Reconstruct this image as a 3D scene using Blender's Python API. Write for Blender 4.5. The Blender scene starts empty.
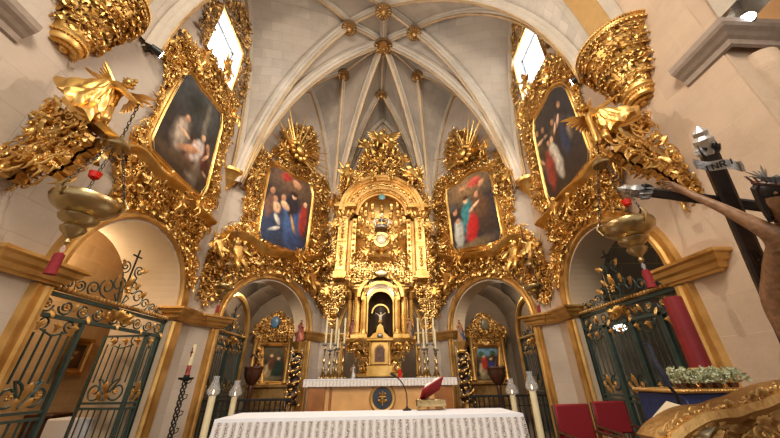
import bpy, bmesh, math, random
import numpy as np
from mathutils import Vector, Matrix
pi=math.pi
SC=bpy.context.scene
COL=SC.collection
# ---------------------------------------------------------------- camera
F_PX=305.13; PITCH=math.radians(27.5166); YAW=math.radians(2.92966); ROLL=math.radians(-0.80083); PPX=7.04
CAM=np.array([0.0556,0.0,1.4])
_fw=np.array([math.sin(YAW)*math.cos(PITCH),math.cos(YAW)*math.cos(PITCH),math.sin(PITCH)])
_r0=np.array([math.cos(YAW),-math.sin(YAW),0.0]); _u0=np.cross(_r0,_fw)
_rr=_r0*math.cos(ROLL)+_u0*math.sin(ROLL); _uu=-_r0*math.sin(ROLL)+_u0*math.cos(ROLL)
def ray(px,py): return _fw*F_PX+_rr*(px-390-PPX)+_uu*(219-py)
def at(px,py,d): return CAM+ray(px,py)*(d/F_PX)
def onX(px,py,X):
    r=ray(px,py); return CAM+r*((X-CAM[0])/r[0])
def onY(px,py,Y):
    r=ray(px,py); return CAM+r*((Y-CAM[1])/r[1])
def onZ(px,py,Z):
    r=ray(px,py); return CAM+r*((Z-CAM[2])/r[2])
cd=bpy.data.cameras.new('camera'); cam=bpy.data.objects.new('camera',cd); COL.objects.link(cam)
cd.sensor_fit='HORIZONTAL'; cd.sensor_width=36; cd.lens=F_PX/780*36; cd.shift_x=-PPX/780; cd.clip_start=0.05; cd.clip_end=200
m=Matrix(((_rr[0],_uu[0],-_fw[0],CAM[0]),(_rr[1],_uu[1],-_fw[1],CAM[1]),(_rr[2],_uu[2],-_fw[2],CAM[2]),(0,0,0,1)))
cam.matrix_world=m; SC.camera=cam
# ---------------------------------------------------------------- frames
class Frame:
    """local x = to the viewer's right along the wall, local -y = out of the wall, z up"""
    def __init__(s,o,ang):
        s.o=np.array([o[0],o[1],0.0]); s.a=ang; s.d=np.array([math.cos(ang),math.sin(ang),0]); s.n=np.array([math.sin(ang),-math.cos(ang),0])
    def uv(s,px,py,out=0.0):
        r=ray(px,py); o=s.o+s.n*out; t=((o-CAM)@s.n)/(r@s.n); P=CAM+r*t; return (float((P-s.o)@s.d),float(P[2]))
    def poly(s,pts,out=0.0): return [s.uv(x,y,out) for x,y in pts]
    def world(s,u,y,z): return s.o+s.d*u-s.n*y+np.array([0,0,z])
    def loc(s,P):
        q=np.array(P)-s.o; return np.array([q@s.d,-(q@s.n),q[2]])
WX=4.2; YC=7.3; XB=2.0; YB=11.0
FW=Frame((0,0),0)
FL=Frame((-WX,0),pi/2)            # u = y
FR=Frame((WX,0),-pi/2)            # u = -y
_da=math.atan2(YB-YC,WX-XB)
FDL=Frame((-WX,YC),_da); DLEN=math.hypot(YB-YC,WX-XB)
FDR=Frame((WX,YC),-_da)           # u = -(distance from the front corner)
FB=Frame((0,YB),0)
# ---------------------------------------------------------------- mesh builder
def rotm(rx=0,ry=0,rz=0):
    return np.array((Matrix.Rotation(rz,3,'Z')@Matrix.Rotation(ry,3,'Y')@Matrix.Rotation(rx,3,'X')))
class MB:
    def __init__(s): s.V=[]; s.F=[]; s.n=0; s.uvs=None
    def add(s,V,F,R=None,T=None,S=None):
        V=np.array(V,dtype=float).reshape(-1,3)
        if S is not None: V=V*np.array(S)
        if R is not None: V=V@np.asarray(R).T
        if T is not None: V=V+np.asarray(T)
        s.V.append(V); n=s.n
        s.F.extend([tuple(i+n for i in f) for f in F]); s.n+=len(V); return s
    def verts(s): return np.concatenate(s.V) if s.V else np.zeros((0,3))
    def join(s,o,R=None,T=None,S=None,mirror=False):
        V=o.verts().copy(); F=o.F
        if mirror: V[:,0]*=-1; F=[tuple(reversed(f)) for f in F]
        return s.add(V,F,R,T,S)
    def box(s,x0,x1,y0,y1,z0,z1,bev=0.0):
        if bev>0:
            b=min(bev,abs(x1-x0)*.45,abs(y1-y0)*.45,abs(z1-z0)*.45)
            V=[];
            for x,ix in ((x0,1),(x1,-1)):
                for y,iy in ((y0,1),(y1,-1)):
                    for z,iz in ((z0,1),(z1,-1)):
                        V+= [(x+ix*b,y+iy*b,z),(x+ix*b,y,z+iz*b),(x,y+iy*b,z+iz*b)]
            bm=bmesh.new(); [bm.verts.new(v) for v in V]; r=bmesh.ops.convex_hull(bm,input=bm.verts)
            bm.verts.index_update(); VV=[tuple(v.co) for v in bm.verts]; FF=[tuple(v.index for v in f.verts) for f in bm.faces]; bm.free()
            return s.add(VV,FF)
        V=[(x,y,z) for x in (x0,x1) for y in (y0,y1) for z in (z0,z1)]
        return s.add(V,[(0,1,3,2),(4,6,7,5),(0,4,5,1),(2,3,7,6),(0,2,6,4),(1,5,7,3)])
    def tube(s,P,r,n=6,cap=True,flat=1.0):
        P=np.array(P,float); k=len(P)
        r=np.full(k,r) if np.isscalar(r) else np.array(r,float)
        T=np.gradient(P,axis=0); T/= (np.linalg.norm(T,axis=1)[:,None]+1e-12)
        a=np.array([0,0,1.0]) if abs(T[0][2])<.9 else np.array([1.0,0,0])
        N=np.cross(T[0],a); N/=np.linalg.norm(N); V=[]
        for i in range(k):
            N=N-T[i]*(N@T[i]); N/=np.linalg.norm(N)+1e-12; B=np.cross(T[i],N)
            for j in range(n):
                q=2*pi*j/n; V.append(P[i]+r[i]*(math.cos(q)*N+math.sin(q)*flat*B))
        F=[(i*n+j,i*n+(j+1)%n,(i+1)*n+(j+1)%n,(i+1)*n+j) for i in range(k-1) for j in range(n)]
        if cap: F+= [tuple(range(n-1,-1,-1)),tuple((k-1)*n+j for j in range(n))]
        return s.add(V,F)
    def lathe(s,prof,n=16,c=(0,0,0),a0=0,a1=2*pi,R=None,lobes=0,amp=0.0,sx=1,sy=1):
        full=abs(a1-a0-2*pi)<1e-6; m_=n if full else n+1; V=[]
        for r,z in prof:
            for j in range(m_):
                q=a0+(a1-a0)*j/n; rr=r*(1+amp*math.cos(lobes*q)) if lobes else r
                V.append((rr*math.cos(q)*sx,rr*math.sin(q)*sy,z))
        F=[]
        for i in range(len(prof)-1):
            for j in range(n):
                j2=(j+1)%m_; F.append((i*m_+j,i*m_+j2,(i+1)*m_+j2,(i+1)*m_+j))
        if full:
            F.append(tuple(range(m_-1,-1,-1))); F.append(tuple((len(prof)-1)*m_+j for j in range(m_)))
        return s.add(V,F,R,c)
    def ball(s,c,r,n=8,m=5,S=(1,1,1)):
        return s.lathe([(max(1e-4,r*math.sin(pi*i/m)),-r*math.cos(pi*i/m)) for i in range(m+1)],n,c,sx=S[0],sy=S[1]) if S[2]==1 else s.lathe([(max(1e-4,r*math.sin(pi*i/m)),-S[2]*r*math.cos(pi*i/m)) for i in range(m+1)],n,c,sx=S[0],sy=S[1])
    def slab(s,poly,y0,y1):
        """polygon in (x,z), extruded from y0 to y1"""
        bm=bmesh.new(); vs=[bm.verts.new((p[0],y1,p[1])) for p in poly]
        f=bm.faces.new(vs); r=bmesh.ops.triangulate(bm,faces=[f]); bm.verts.index_update()
        F=[tuple(v.index for v in g.verts) for g in bm.faces]; bm.free(); n=len(poly)
        A=sum(poly[i][0]*poly[(i+1)%n][1]-poly[(i+1)%n][0]*poly[i][1] for i in range(n))
        V=[(p[0],y1,p[1]) for p in poly]+[(p[0],y0,p[1]) for p in poly]
        F+= [tuple(reversed([i+n for i in f])) for f in F]
        F+= [(i,(i+1)%n,(i+1)%n+n,i+n) for i in range(n)]
        return s.add(V,F)
    def sweep(s,path,prof,closed=False,caps=True):
        """path in (x,z) plane; profile (across to the path's left, out of the wall)"""
        P=np.array(path,float); k=len(P)
        if closed: d1=P-np.roll(P,1,0); d2=np.roll(P,-1,0)-P
        else:
            d=np.diff(P,axis=0); d1=np.vstack([d[:1],d]); d2=np.vstack([d,d[-1:]])
        d1/=np.linalg.norm(d1,axis=1)[:,None]+1e-12; d2/=np.linalg.norm(d2,axis=1)[:,None]+1e-12
        n1=np.stack([-d1[:,1],d1[:,0]],1); n2=np.stack([-d2[:,1],d2[:,0]],1); n=n1+n2; n/=np.linalg.norm(n,axis=1)[:,None]+1e-12
        c=np.clip((n*n1).sum(1),.35,1); n/=c[:,None]; q=len(prof); V=[]
        for i in range(k):
            for a,b in prof: V.append((P[i,0]+n[i,0]*a,-b,P[i,1]+n[i,1]*a))
        F=[]; kk=k if closed else k-1
        for i in range(kk):
            i2=(i+1)%k
            for j in range(q): j2=(j+1)%q; F.append((i*q+j,i2*q+j,i2*q+j2,i*q+j2))
        if not closed and caps: F+= [tuple(range(q)),tuple((k-1)*q+j for j in range(q-1,-1,-1))]
        return s.add(V,F)
def link(name,me,mat,parent):
    o=bpy.data.objects.new(name,me); COL.objects.link(o)
    if parent is not None: o.parent=parent
    return o
def tomesh(name,mb,mat,off=(0,0,0),smooth=True,recalc=True):
    me=bpy.data.meshes.new(name); V=mb.verts()-np.array(off)
    me.from_pydata(V.tolist(),[],mb.F)
    if mb.uvs is not None:
        uvl=me.uv_layers.new(name='UVMap'); li=np.zeros(len(me.loops),dtype=np.int32); me.loops.foreach_get('vertex_index',li)
        uvl.data.foreach_set('uv',np.array(mb.uvs)[li].ravel())
    if recalc:
        bm=bmesh.new(); bm.from_mesh(me); bmesh.ops.recalc_face_normals(bm,faces=bm.faces); bm.to_mesh(me); bm.free()
    if smooth: me.polygons.foreach_set('use_smooth',[True]*len(me.polygons))
    if smooth=='auto':
        me.set_sharp_from_angle(angle=math.radians(38))
    me.materials.append(mat); me.update(); return me
class Thing:
    def __init__(s,name,label,cat,loc=(0,0,0),frame=None,group=None):
        s.fr=frame or FW; s.off=np.array(loc,float)
        e=bpy.data.objects.new(name,None); COL.objects.link(e); e.empty_display_size=.2
        e.location=Vector(s.fr.world(*loc)); e.rotation_euler=(0,0,s.fr.a)
        e['label']=label; e['category']=cat
        if group: e['group']=group
        s.e=e
    def part(s,name,mb,mat,parent=None,label=None,smooth='auto',kind=None):
        if not mb.F: return None
        o=link(name,tomesh(name,mb,mat,s.off,smooth),mat,parent or s.e)
        if label: o['label']=label
        if kind: o['kind']=kind
        return o
def solo(name,mb,mat,label,cat,loc=(0,0,0),frame=None,group=None,smooth='auto',kind=None):
    fr=frame or FW; o=link(name,tomesh(name,mb,mat,loc,smooth),mat,None)
    o.location=Vector(fr.world(*loc)); o.rotation_euler=(0,0,fr.a)
    o['label']=label; o['category']=cat
    if group: o['group']=group
    if kind: o['kind']=kind
    return o
def struct(name,mb,mat,frame=None,smooth='auto',recalc=True,parent=None):
    fr=frame or FW; o=link(name,tomesh(name,mb,mat,(0,0,0),smooth,recalc),mat,parent)
    if parent is None:
        o.location=Vector(fr.world(0,0,0)); o.rotation_euler=(0,0,fr.a); o['kind']='structure'
    return o
def dup(thing_e,M=None,label=None,group=None,loc=None,rz=None):
    r=thing_e.copy(); COL.objects.link(r)
    if loc is not None: r.location=Vector(loc)
    if rz is not None: r.rotation_euler[2]=rz
    if label: r['label']=label
    if group: r['group']=group
    def rec(a,b):
        for ch in list(a.children):
            c=ch.copy(); COL.objects.link(c); c.parent=b; rec(ch,c)
    rec(thing_e,r); return r
# ---------------------------------------------------------------- materials
def srgb(r,g,b):
    f=lambda c:(c/255/12.92) if c/255<=.04045 else ((c/255+.055)/1.055)**2.4
    return (f(r),f(g),f(b),1)
def mix(nt,a,b,fac,bt='MIX'):
    n=nt.nodes.new('ShaderNodeMix'); n.data_type='RGBA'; n.blend_type=bt
    for v,i in ((fac,0),(a,6),(b,7)):
        if isinstance(v,(int,float,tuple)): n.inputs[i].default_value=v
        else: nt.links.new(v,n.inputs[i])
    return n.outputs[2]
def newmat(name):
    m=bpy.data.materials.new(name); m.use_nodes=True; nt=m.node_tree; return m,nt,nt.nodes['Principled BSDF']
def simple(name,col,rough=.5,metal=0,bump=0,bscale=20,var=0,spec=.5,trans=0,alpha=1):
    m,nt,b=newmat(name); b.inputs['Base Color'].default_value=col; b.inputs['Roughness'].default_value=rough; b.inputs['Metallic'].default_value=metal
    b.inputs['Specular IOR Level'].default_value=spec; b.inputs['Transmission Weight'].default_value=trans
    if bump or var:
        tc=nt.nodes.new('ShaderNodeTexCoord'); n=nt.nodes.new('ShaderNodeTexNoise'); n.inputs['Scale'].default_value=bscale; n.inputs['Detail'].default_value=4
        nt.links.new(tc.outputs['Object'],n.inputs['Vector'])
        if bump:
            bp=nt.nodes.new('ShaderNodeBump'); bp.inputs['Strength'].default_value=bump; bp.inputs['Distance'].default_value=.02
            nt.links.new(n.outputs['Fac'],bp.inputs['Height']); nt.links.new(bp.outputs['Normal'],b.inputs['Normal'])
        if var:
            r=nt.nodes.new('ShaderNodeMapRange'); r.inputs[1].default_value=.3; r.inputs[2].default_value=.7; nt.links.new(n.outputs['Fac'],r.inputs[0])
            o=mix(nt,tuple(c*(1-var) for c in col[:3])+(1,),tuple(min(1,c*(1+var)) for c in col[:3])+(1,),r.outputs[0]); nt.links.new(o,b.inputs['Base Color'])
    return m
def goldmat(name,col,dark,rough=.3,bscale=30,bump=.4,metal=1.0):
    m,nt,b=newmat(name); tc=nt.nodes.new('ShaderNodeTexCoord')
    n=nt.nodes.new('ShaderNodeTexNoise'); n.inputs['Scale'].default_value=bscale; n.inputs['Detail'].default_value=3; nt.links.new(tc.outputs['Object'],n.inputs['Vector'])
    n2=nt.nodes.new('ShaderNodeTexNoise'); n2.inputs['Scale'].default_value=2.3; n2.inputs['Detail'].default_value=5; nt.links.new(tc.outputs['Object'],n2.inputs['Vector'])
    r=nt.nodes.new('ShaderNodeMapRange'); r.inputs[1].default_value=.35; r.inputs[2].default_value=.6; nt.links.new(n2.outputs['Fac'],r.inputs[0])
    nt.links.new(mix(nt,dark,col,r.outputs[0]),b.inputs['Base Color'])
    r2=nt.nodes.new('ShaderNodeMapRange'); r2.inputs[3].default_value=rough*.75; r2.inputs[4].default_value=rough*1.5; nt.links.new(n.outputs['Fac'],r2.inputs[0]); nt.links.new(r2.outputs[0],b.inputs['Roughness'])
    bp=nt.nodes.new('ShaderNodeBump'); bp.inputs['Strength'].default_value=bump; bp.inputs['Distance'].default_value=.015; nt.links.new(n.outputs['Fac'],bp.inputs['Height']); nt.links.new(bp.outputs['Normal'],b.inputs['Normal'])
    b.inputs['Metallic'].default_value=metal; return m
def stonemat(name,col,mortar,uv=False,bw=.75,bh=.38,mfac=.5,var=.12,warm=None):
    m,nt,b=newmat(name); tc=nt.nodes.new('ShaderNodeTexCoord')
    if uv: vec=tc.outputs['UV']
    else:
        sx=nt.nodes.new('ShaderNodeSeparateXYZ'); nt.links.new(tc.outputs['Object'],sx.inputs[0]); cx=nt.nodes.new('ShaderNodeCombineXYZ')
        ad=nt.nodes.new('ShaderNodeMath'); ad.operation='ADD'; nt.links.new(sx.outputs[0],ad.inputs[0]); nt.links.new(sx.outputs[1],ad.inputs[1])
        nt.links.new(ad.outputs[0],cx.inputs[0]); nt.links.new(sx.outputs[2],cx.inputs[1]); vec=cx.outputs[0]
    br=nt.nodes.new('ShaderNodeTexBrick'); br.inputs['Scale'].default_value=1; br.inputs['Brick Width'].default_value=bw; br.inputs['Row Height'].default_value=bh
    br.inputs['Mortar Size'].default_value=.006; br.inputs['Mortar Smooth'].default_value=.3; br.inputs['Bias'].default_value=0
    lo=tuple(c*(1-var) for c in col[:3])+(1,); hi=tuple(min(1,c*(1+var)) for c in col[:3])+(1,)
    br.inputs['Color1'].default_value=lo; br.inputs['Color2'].default_value=hi
    br.inputs['Mortar'].default_value=tuple(col[i]*(1-mfac)+mortar[i]*mfac for i in range(3))+(1,)
    nt.links.new(vec,br.inputs['Vector'])
    n=nt.nodes.new('ShaderNodeTexNoise'); n.inputs['Scale'].default_value=.9; n.inputs['Detail'].default_value=8; n.inputs['Roughness'].default_value=.65; nt.links.new(tc.outputs['Object'],n.inputs['Vector'])
    r=nt.nodes.new('ShaderNodeMapRange'); r.inputs[1].default_value=.3; r.inputs[2].default_value=.7; r.inputs[3].default_value=.8; r.inputs[4].default_value=1.12; nt.links.new(n.outputs['Fac'],r.inputs[0])
    g=nt.nodes.new('ShaderNodeCombineColor'); [nt.links.new(r.outputs[0],g.inputs[i]) for i in range(3)]
    c=mix(nt,br.outputs['Color'],g.outputs[0],1.0,'MULTIPLY')
    if warm:
        n3=nt.nodes.new('ShaderNodeTexNoise'); n3.inputs['Scale'].default_value=.45; n3.inputs['Detail'].default_value=3; nt.links.new(tc.outputs['Object'],n3.inputs['Vector'])
        r3=nt.nodes.new('ShaderNodeMapRange'); r3.inputs[1].default_value=.42; r3.inputs[2].default_value=.62; r3.inputs[4].default_value=.7; nt.links.new(n3.outputs['Fac'],r3.inputs[0])
        c=mix(nt,c,warm,r3.outputs[0])
    nt.links.new(c,b.inputs['Base Color']); b.inputs['Roughness'].default_value=.85; b.inputs['Specular IOR Level'].default_value=.2
    n4=nt.nodes.new('ShaderNodeTexNoise'); n4.inputs['Scale'].default_value=25; n4.inputs['Detail'].default_value=6; nt.links.new(tc.outputs['Object'],n4.inputs['Vector'])
    mm=nt.nodes.new('ShaderNodeMath'); mm.operation='SUBTRACT'; nt.links.new(n4.outputs['Fac'],mm.inputs[0]); nt.links.new(br.outputs['Fac'],mm.inputs[1])
    bp=nt.nodes.new('ShaderNodeBump'); bp.inputs['Strength'].default_value=.35; bp.inputs['Distance'].default_value=.01; nt.links.new(mm.outputs[0],bp.inputs['Height']); nt.links.new(bp.outputs['Normal'],b.inputs['Normal'])
    return m
def emis(name,col,st):
    m,nt,b=newmat(name); b.inputs['Base Color'].default_value=(0,0,0,1); b.inputs['Emission Color'].default_value=col; b.inputs['Emission Strength'].default_value=st; return m
M=dict(
 wall=stonemat('wall_stone',srgb(190,174,156),srgb(120,100,85),bw=.95,bh=.42,mfac=.2,var=.05,warm=srgb(184,172,160)),
 wallR=stonemat('wall_stone_right',srgb(194,170,146),srgb(225,205,180),bw=1.0,bh=.45,mfac=.14,var=.05),
 web=stonemat('vault_stone',srgb(182,170,156),srgb(130,118,106),uv=True,bw=.62,bh=.3,mfac=.45,var=.1,warm=srgb(176,160,142)),
 rib=stonemat('rib_stone',srgb(188,176,160),srgb(150,140,128),bw=5,bh=.6,mfac=.3,var=.04),
 pier=stonemat('pier_stone',srgb(196,172,142),srgb(140,116,92),bw=1.1,bh=.42,mfac=.4,var=.05),
 ochre=stonemat('chapel_stone',srgb(196,164,120),srgb(222,192,146),bw=.6,bh=.32,mfac=.6,var=.06),
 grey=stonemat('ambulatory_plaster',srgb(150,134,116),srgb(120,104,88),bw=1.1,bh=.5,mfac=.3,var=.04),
 plaster=simple('reveal_plaster',srgb(188,168,142),.85,var=.05,bscale=2),
 tan=simple('painted_ochre_band',srgb(178,140,84),.7,var=.1,bscale=6),
 gold=goldmat('gold_leaf',(.85,.56,.20,1),(.48,.27,.075,1),.32,34,.5),
 goldP=goldmat('smooth_gilding',(.80,.51,.17,1),(.52,.29,.07,1),.38,9,.15),
 goldA=goldmat('gilded_moulding',(.76,.48,.17,1),(.50,.28,.08,1),.42,12,.2,.9),
 goldD=goldmat('old_gilding',(.62,.39,.15,1),(.28,.15,.05,1),.42,30,.5),
 brass=goldmat('tarnished_brass',(.62,.47,.24,1),(.30,.21,.09,1),.28,20,.3),
 silver=goldmat('silver_metal',(.55,.53,.50,1),(.28,.27,.26,1),.38,30,.4),
 iron=simple('wrought_iron',srgb(46,44,42),.5,.6,var=.2,bscale=12),
 gate=simple('green_painted_iron',srgb(62,80,76),.45,.35,var=.2,bscale=9),
 wood=simple('dark_wood',srgb(70,38,22),.4,0,.3,14,.35),
 cross=simple('blackened_wood',srgb(34,24,20),.32,0,.35,9,.5),
 white=simple('white_linen',srgb(226,226,232),.8,0,.15,60,.03),
 red=simple('red_velvet',srgb(128,14,26),.75,0,.2,60,.25),
 redwax=simple('red_wax',srgb(120,14,22),.45,0,0,8,.12),
 redglass=simple('red_glass',srgb(190,30,20),.12,0),
 wax=simple('candle_wax',srgb(222,208,168),.5,0,0,6,.06),
 black=simple('black_plastic',srgb(16,16,18),.4),
 floor=stonemat('floor_marble',srgb(150,130,110),srgb(90,80,70),bw=.6,bh=.6,mfac=.5,var=.1),
 altar=simple('tan_marble',srgb(214,164,104),.35,0,0,3,.14),
 altarD=simple('brown_marble',srgb(150,96,52),.3,0,0,5,.2),
 dark=simple('dark_recess',srgb(40,30,24),.8),
 blue=simple('blue_damask',srgb(18,32,78),.6,0,.2,25,.45),
 glass=simple('clear_glass',(1,1,1,1),.03,0,trans=1),
)
_g=M['glass'].node_tree.nodes['Principled BSDF']; _g.inputs['IOR'].default_value=1.45; _g.inputs['Transmission Weight'].default_value=0; _g.inputs['Alpha'].default_value=.16; _g.inputs['Roughness'].default_value=.08
# ---------------------------------------------------------------- carved motifs (x,z plane, out = -y)
def _leaf(n=8,m=5,lob=4,curl=.5,lobamp=.3):
    V=[];F=[]
    for i in range(n):
        t=i/(n-1); w=.27*math.sin(pi*min(1,(t*.93+.07))**.8)*(1+lobamp*math.cos(2*pi*lob*t))+.02
        yy=-(.10+.32*math.sin(pi*t*.8)+curl*.35*t**3); x=t*1.0-curl*.12*t**4
        for j in range(m):
            s=(j/(m-1))*2-1
            V.append((x-.10*abs(s)*math.sin(2*pi*lob*t+1),yy+.16*abs(s)**1.5+.04*(j%2),s*w))
    for i in range(n-1):
        for j in range(m-1): F.append((i*m+j,i*m+j+1,(i+1)*m+j+1,(i+1)*m+j))
    # back skirt so leaf has body
    return np.array(V),F
def _scroll(turns=1.35,n=18,sd=5,tail=.9):
    P=[];R=[]
    for i in range(n):
        t=i/(n-1); q=turns*2*pi*t; r=.42*(1-t)**.9+.05
        P.append((r*math.cos(q),-.16-.22*t,r*math.sin(q))); R.append(.105*(1-.45*t))
    # tail
    T0=[]; 
    for i in range(5):
        t=i/5.0; T0.append((.47+.10*math.sin(t*pi),-.05-.11*t,-tail*(1-t)))
    P=T0+P; R=[.02+.085*(i/5) for i in range(5)]+R
    mb=MB(); mb.tube(P,R,sd); mb.ball((0,-.36,0),.11,5,3); return mb.verts(),mb.F
def _shell(k=7,n=5):
    V=[];F=[]; c=2*k+1
    for i in range(n):
        t=i/(n-1)
        for j in range(c):
            a=-1.15+2.3*j/(c-1); r=(.12+.75*t)*(1.0+(.07 if j%2 else -.05)*t); V.append((r*math.cos(a),-.12-.28*math.sin(pi*t*.75)-(.07*t if j%2 else 0),r*math.sin(a)))
    for i in range(n-1):
        for j in range(c-1): F.append((i*c+j,i*c+j+1,(i+1)*c+j+1,(i+1)*c+j))
    return np.array(V),F
def _flower(k=6):
    mb=MB(); 
    for i in range(k):
        a=2*pi*i/k; mb.add(*_leaf(4,3,1,.2,.0),R=rotm(0,-a,0),S=(.5,.5,.5))
    mb.ball((0,-.2,0),.14,6,4); return mb.verts(),mb.F
LEAF=_leaf(); LEAF2=_leaf(9,5,3,.9,.42); SCR=_scroll(); SCR2=_scroll(1.0,14,5,.6); SHELL=_shell(); FLOW=_flower(); LEAFS=_leaf(5,3,2,.5,.2)
MOTS=[LEAF,LEAF2,SCR,SCR2,SHELL,FLOW]
def motif(mb,mt,x,z,ang,s,dep=0.0,flip=1,tilt=0.0,relief=1.0):
    V,F=mt
    V=V*np.array([1,relief,flip])*s; ca,sa=math.cos(ang),math.sin(ang)
    X=V[:,0]*ca-V[:,2]*sa; Z=V[:,0]*sa+V[:,2]*ca
    mb.add(np.stack([X+x,V[:,1]-dep,Z+z],1),F)
def inside(p,poly):
    x,y=p; c=False; n=len(poly); j=n-1
    for i in range(n):
        xi,yi=poly[i]; xj,yj=poly[j]
        if (yi>y)!=(yj>y) and x<(xj-xi)*(y-yi)/(yj-yi)+xi: c=not c
        j=i
    return c
def edge_d(p,poly,closed=True):
    P=np.array(poly); Q=np.roll(P,-1,0)
    if not closed: P=P[:-1]; Q=Q[:-1]
    d=Q-P; t=np.clip(((np.array(p)-P)*d).sum(1)/((d*d).sum(1)+1e-12),0,1); c=P+d*t[:,None]; v=np.array(p)-c; L=np.hypot(v[:,0],v[:,1]); i=int(L.argmin())
    return L[i],v[i]/(L[i]+1e-9)
def resample(poly,step,closed=True):
    P=list(poly)+([poly[0]] if closed else []); out=[]; carry=0
    for a,b in zip(P[:-1],P[1:]):
        L=math.hypot(b[0]-a[0],b[1]-a[1]); 
        if L<1e-9: continue
        n=max(1,round(L/step))
        for i in range(n): t=i/n; out.append((a[0]+(b[0]-a[0])*t,a[1]+(b[1]-a[1])*t))
    if not closed: out.append(tuple(P[-1]))
    return out
def smoothpoly(poly,it=2,closed=True):
    P=np.array(poly,float)
    for _ in range(it):
        if closed:
            Q=np.roll(P,-1,0); P=np.stack([P*.75+Q*.25,P*.25+Q*.75],1).reshape(-1,2)
        else:
            A=P[:-1];B=P[1:]; P=np.vstack([P[:1],np.stack([A*.75+B*.25,A*.25+B*.75],1).reshape(-1,2),P[-1:]])
    return [tuple(p) for p in P]
def carve(poly,s=.22,dep=.05,seed=1,hole=None,holes=(),edge=True,bulge=.25,back=True,sym=None,kinds=None,dens=.55,relief=1.0,clear=.3,y0=0.0):
    """acanthus, scrolls and shells covering a region of the wall; hole regions stay free"""
    rnd=random.Random(seed); mb=MB(); holes=list(holes)+([hole] if hole else [])
    xs=[p[0] for p in poly]; zs=[p[1] for p in poly]; pts=[]
    cx=(min(xs)+max(xs))/2 if sym is None else sym
    A=abs(sum(poly[i][0]*poly[(i+1)%len(poly)][1]-poly[(i+1)%len(poly)][0]*poly[i][1] for i in range(len(poly))))/2
    tries=int(A/(s*s)*30)+50; g=s*dens*1.35
    grid={}
    for _ in range(tries):
        p=(rnd.uniform(min(xs),max(xs)),rnd.uniform(min(zs),max(zs)))
        if sym is not None and p[0]<sym: continue
        k=(int(p[0]/g),int(p[1]/g)); ok=True
        for a in (-1,0,1):
            for b in (-1,0,1):
                for q in grid.get((k[0]+a,k[1]+b),()):
                    if (q[0]-p[0])**2+(q[1]-p[1])**2<g*g: ok=False
        if not ok or not inside(p,poly): continue
        if any(inside(p,h) or edge_d(p,h)[0]<s*clear for h in holes): continue
        grid.setdefault(k,[]).append(p); pts.append(p)
    kk=kinds or [0,1,1,2,2,2,3,3,3,4,5]
    for p in pts:
        d,v=edge_d(p,poly); ang=math.atan2(-v[1],-v[0])+rnd.gauss(0,.8) if d<s*1.2 else rnd.uniform(0,2*pi)
        sc=s*rnd.uniform(.75,1.35); dd=dep+bulge*min(1,d/(s*2.5))*rnd.uniform(.5,1)*s*2
        mt=MOTS[rnd.choice(kk)]; fl=rnd.choice((-1,1))
        motif(mb,mt,p[0],p[1],ang,sc,dd,fl,0,relief)
        if sym is not None: motif(mb,mt,2*sym-p[0],p[1],pi-ang,sc,dd,-fl,0,relief)
    if edge:
        R=resample(poly,s*.62); n=len(R)
        for i,p in enumerate(R):
            if any(inside(p,h) or edge_d(p,h)[0]<s*.3 for h in holes): continue
            a,b=R[i-1],R[(i+1)%n]; t=(b[0]-a[0],b[1]-a[1]); ar=1 if sum(poly[k][0]*poly[(k+1)%len(poly)][1]-poly[(k+1)%len(poly)][0]*poly[k][1] for k in range(len(poly)))>0 else -1
            ang=math.atan2(-t[0]*ar,t[1]*ar)+rnd.gauss(0,.5)
            mt=rnd.choice((LEAF,LEAF2,LEAF,SCR2)); sc=s*rnd.uniform(.6,1.15)
            motif(mb,mt,p[0]-math.cos(ang)*sc*.8,p[1]-math.sin(ang)*sc*.8,ang,sc,dep*.6+rnd.uniform(0,.4)*s,rnd.choice((-1,1)),0,relief)
    if back:
        # carved ground: a low uneven relief behind the leaves
        gs=s*.5; 
        for i in range(int((max(xs)-min(xs))/gs)+1):
            for j in range(int((max(zs)-min(zs))/gs)+1):
                q=(min(xs)+gs*(i+.5),min(zs)+gs*(j+.5))
                if not inside(q,poly) or edge_d(q,poly)[0]<gs*.8 or any(inside(q,h) or edge_d(q,h)[0]<gs*.5 for h in holes): continue
                if rnd.random()<.14: continue
                h=dep+rnd.uniform(.15,.6)*s; w=gs*.62; c=[(-w,-w),(w,-w),(w,w),(-w,w)]; a=rnd.uniform(0,1.5)
                V=[(q[0]+x*math.cos(a)-z*math.sin(a),-dep*.2,q[1]+x*math.sin(a)+z*math.cos(a)) for x,z in c]+[(q[0]+.5*(x*math.cos(a)-z*math.sin(a)),-h,q[1]+.5*(x*math.sin(a)+z*math.cos(a))) for x,z in c]
                mb.add(V,[(0,1,5,4),(1,2,6,5),(2,3,7,6),(3,0,4,7),(4,5,6,7)])
    if y0: mb.V=[v+np.array([0,y0,0]) for v in mb.V]
    return mb
def band(path,w,s=.2,dep=.05,seed=1,closed=False,outer=1,relief=1.0,dens=.6):
    """leaves and scrolls running along a path"""
    rnd=random.Random(seed); mb=MB(); R=resample(path,s*dens,closed); n=len(R)
    for i,p in enumerate(R):
        a=R[i-1] if (i>0 or closed) else p; b=R[(i+1)%n] if (i<n-1 or closed) else p
        t=math.atan2(b[1]-a[1],b[0]-a[0])
        for k in (-1,1):
            o=rnd.uniform(0,w*.5)*k; mt=rnd.choice(MOTS); motif(mb,mt,p[0]-math.sin(t)*o,p[1]+math.cos(t)*o,t+k*rnd.uniform(.3,1.7),s*rnd.uniform(.7,1.2),dep+rnd.uniform(0,.3)*s,k,0,relief)
    return mb
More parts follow.
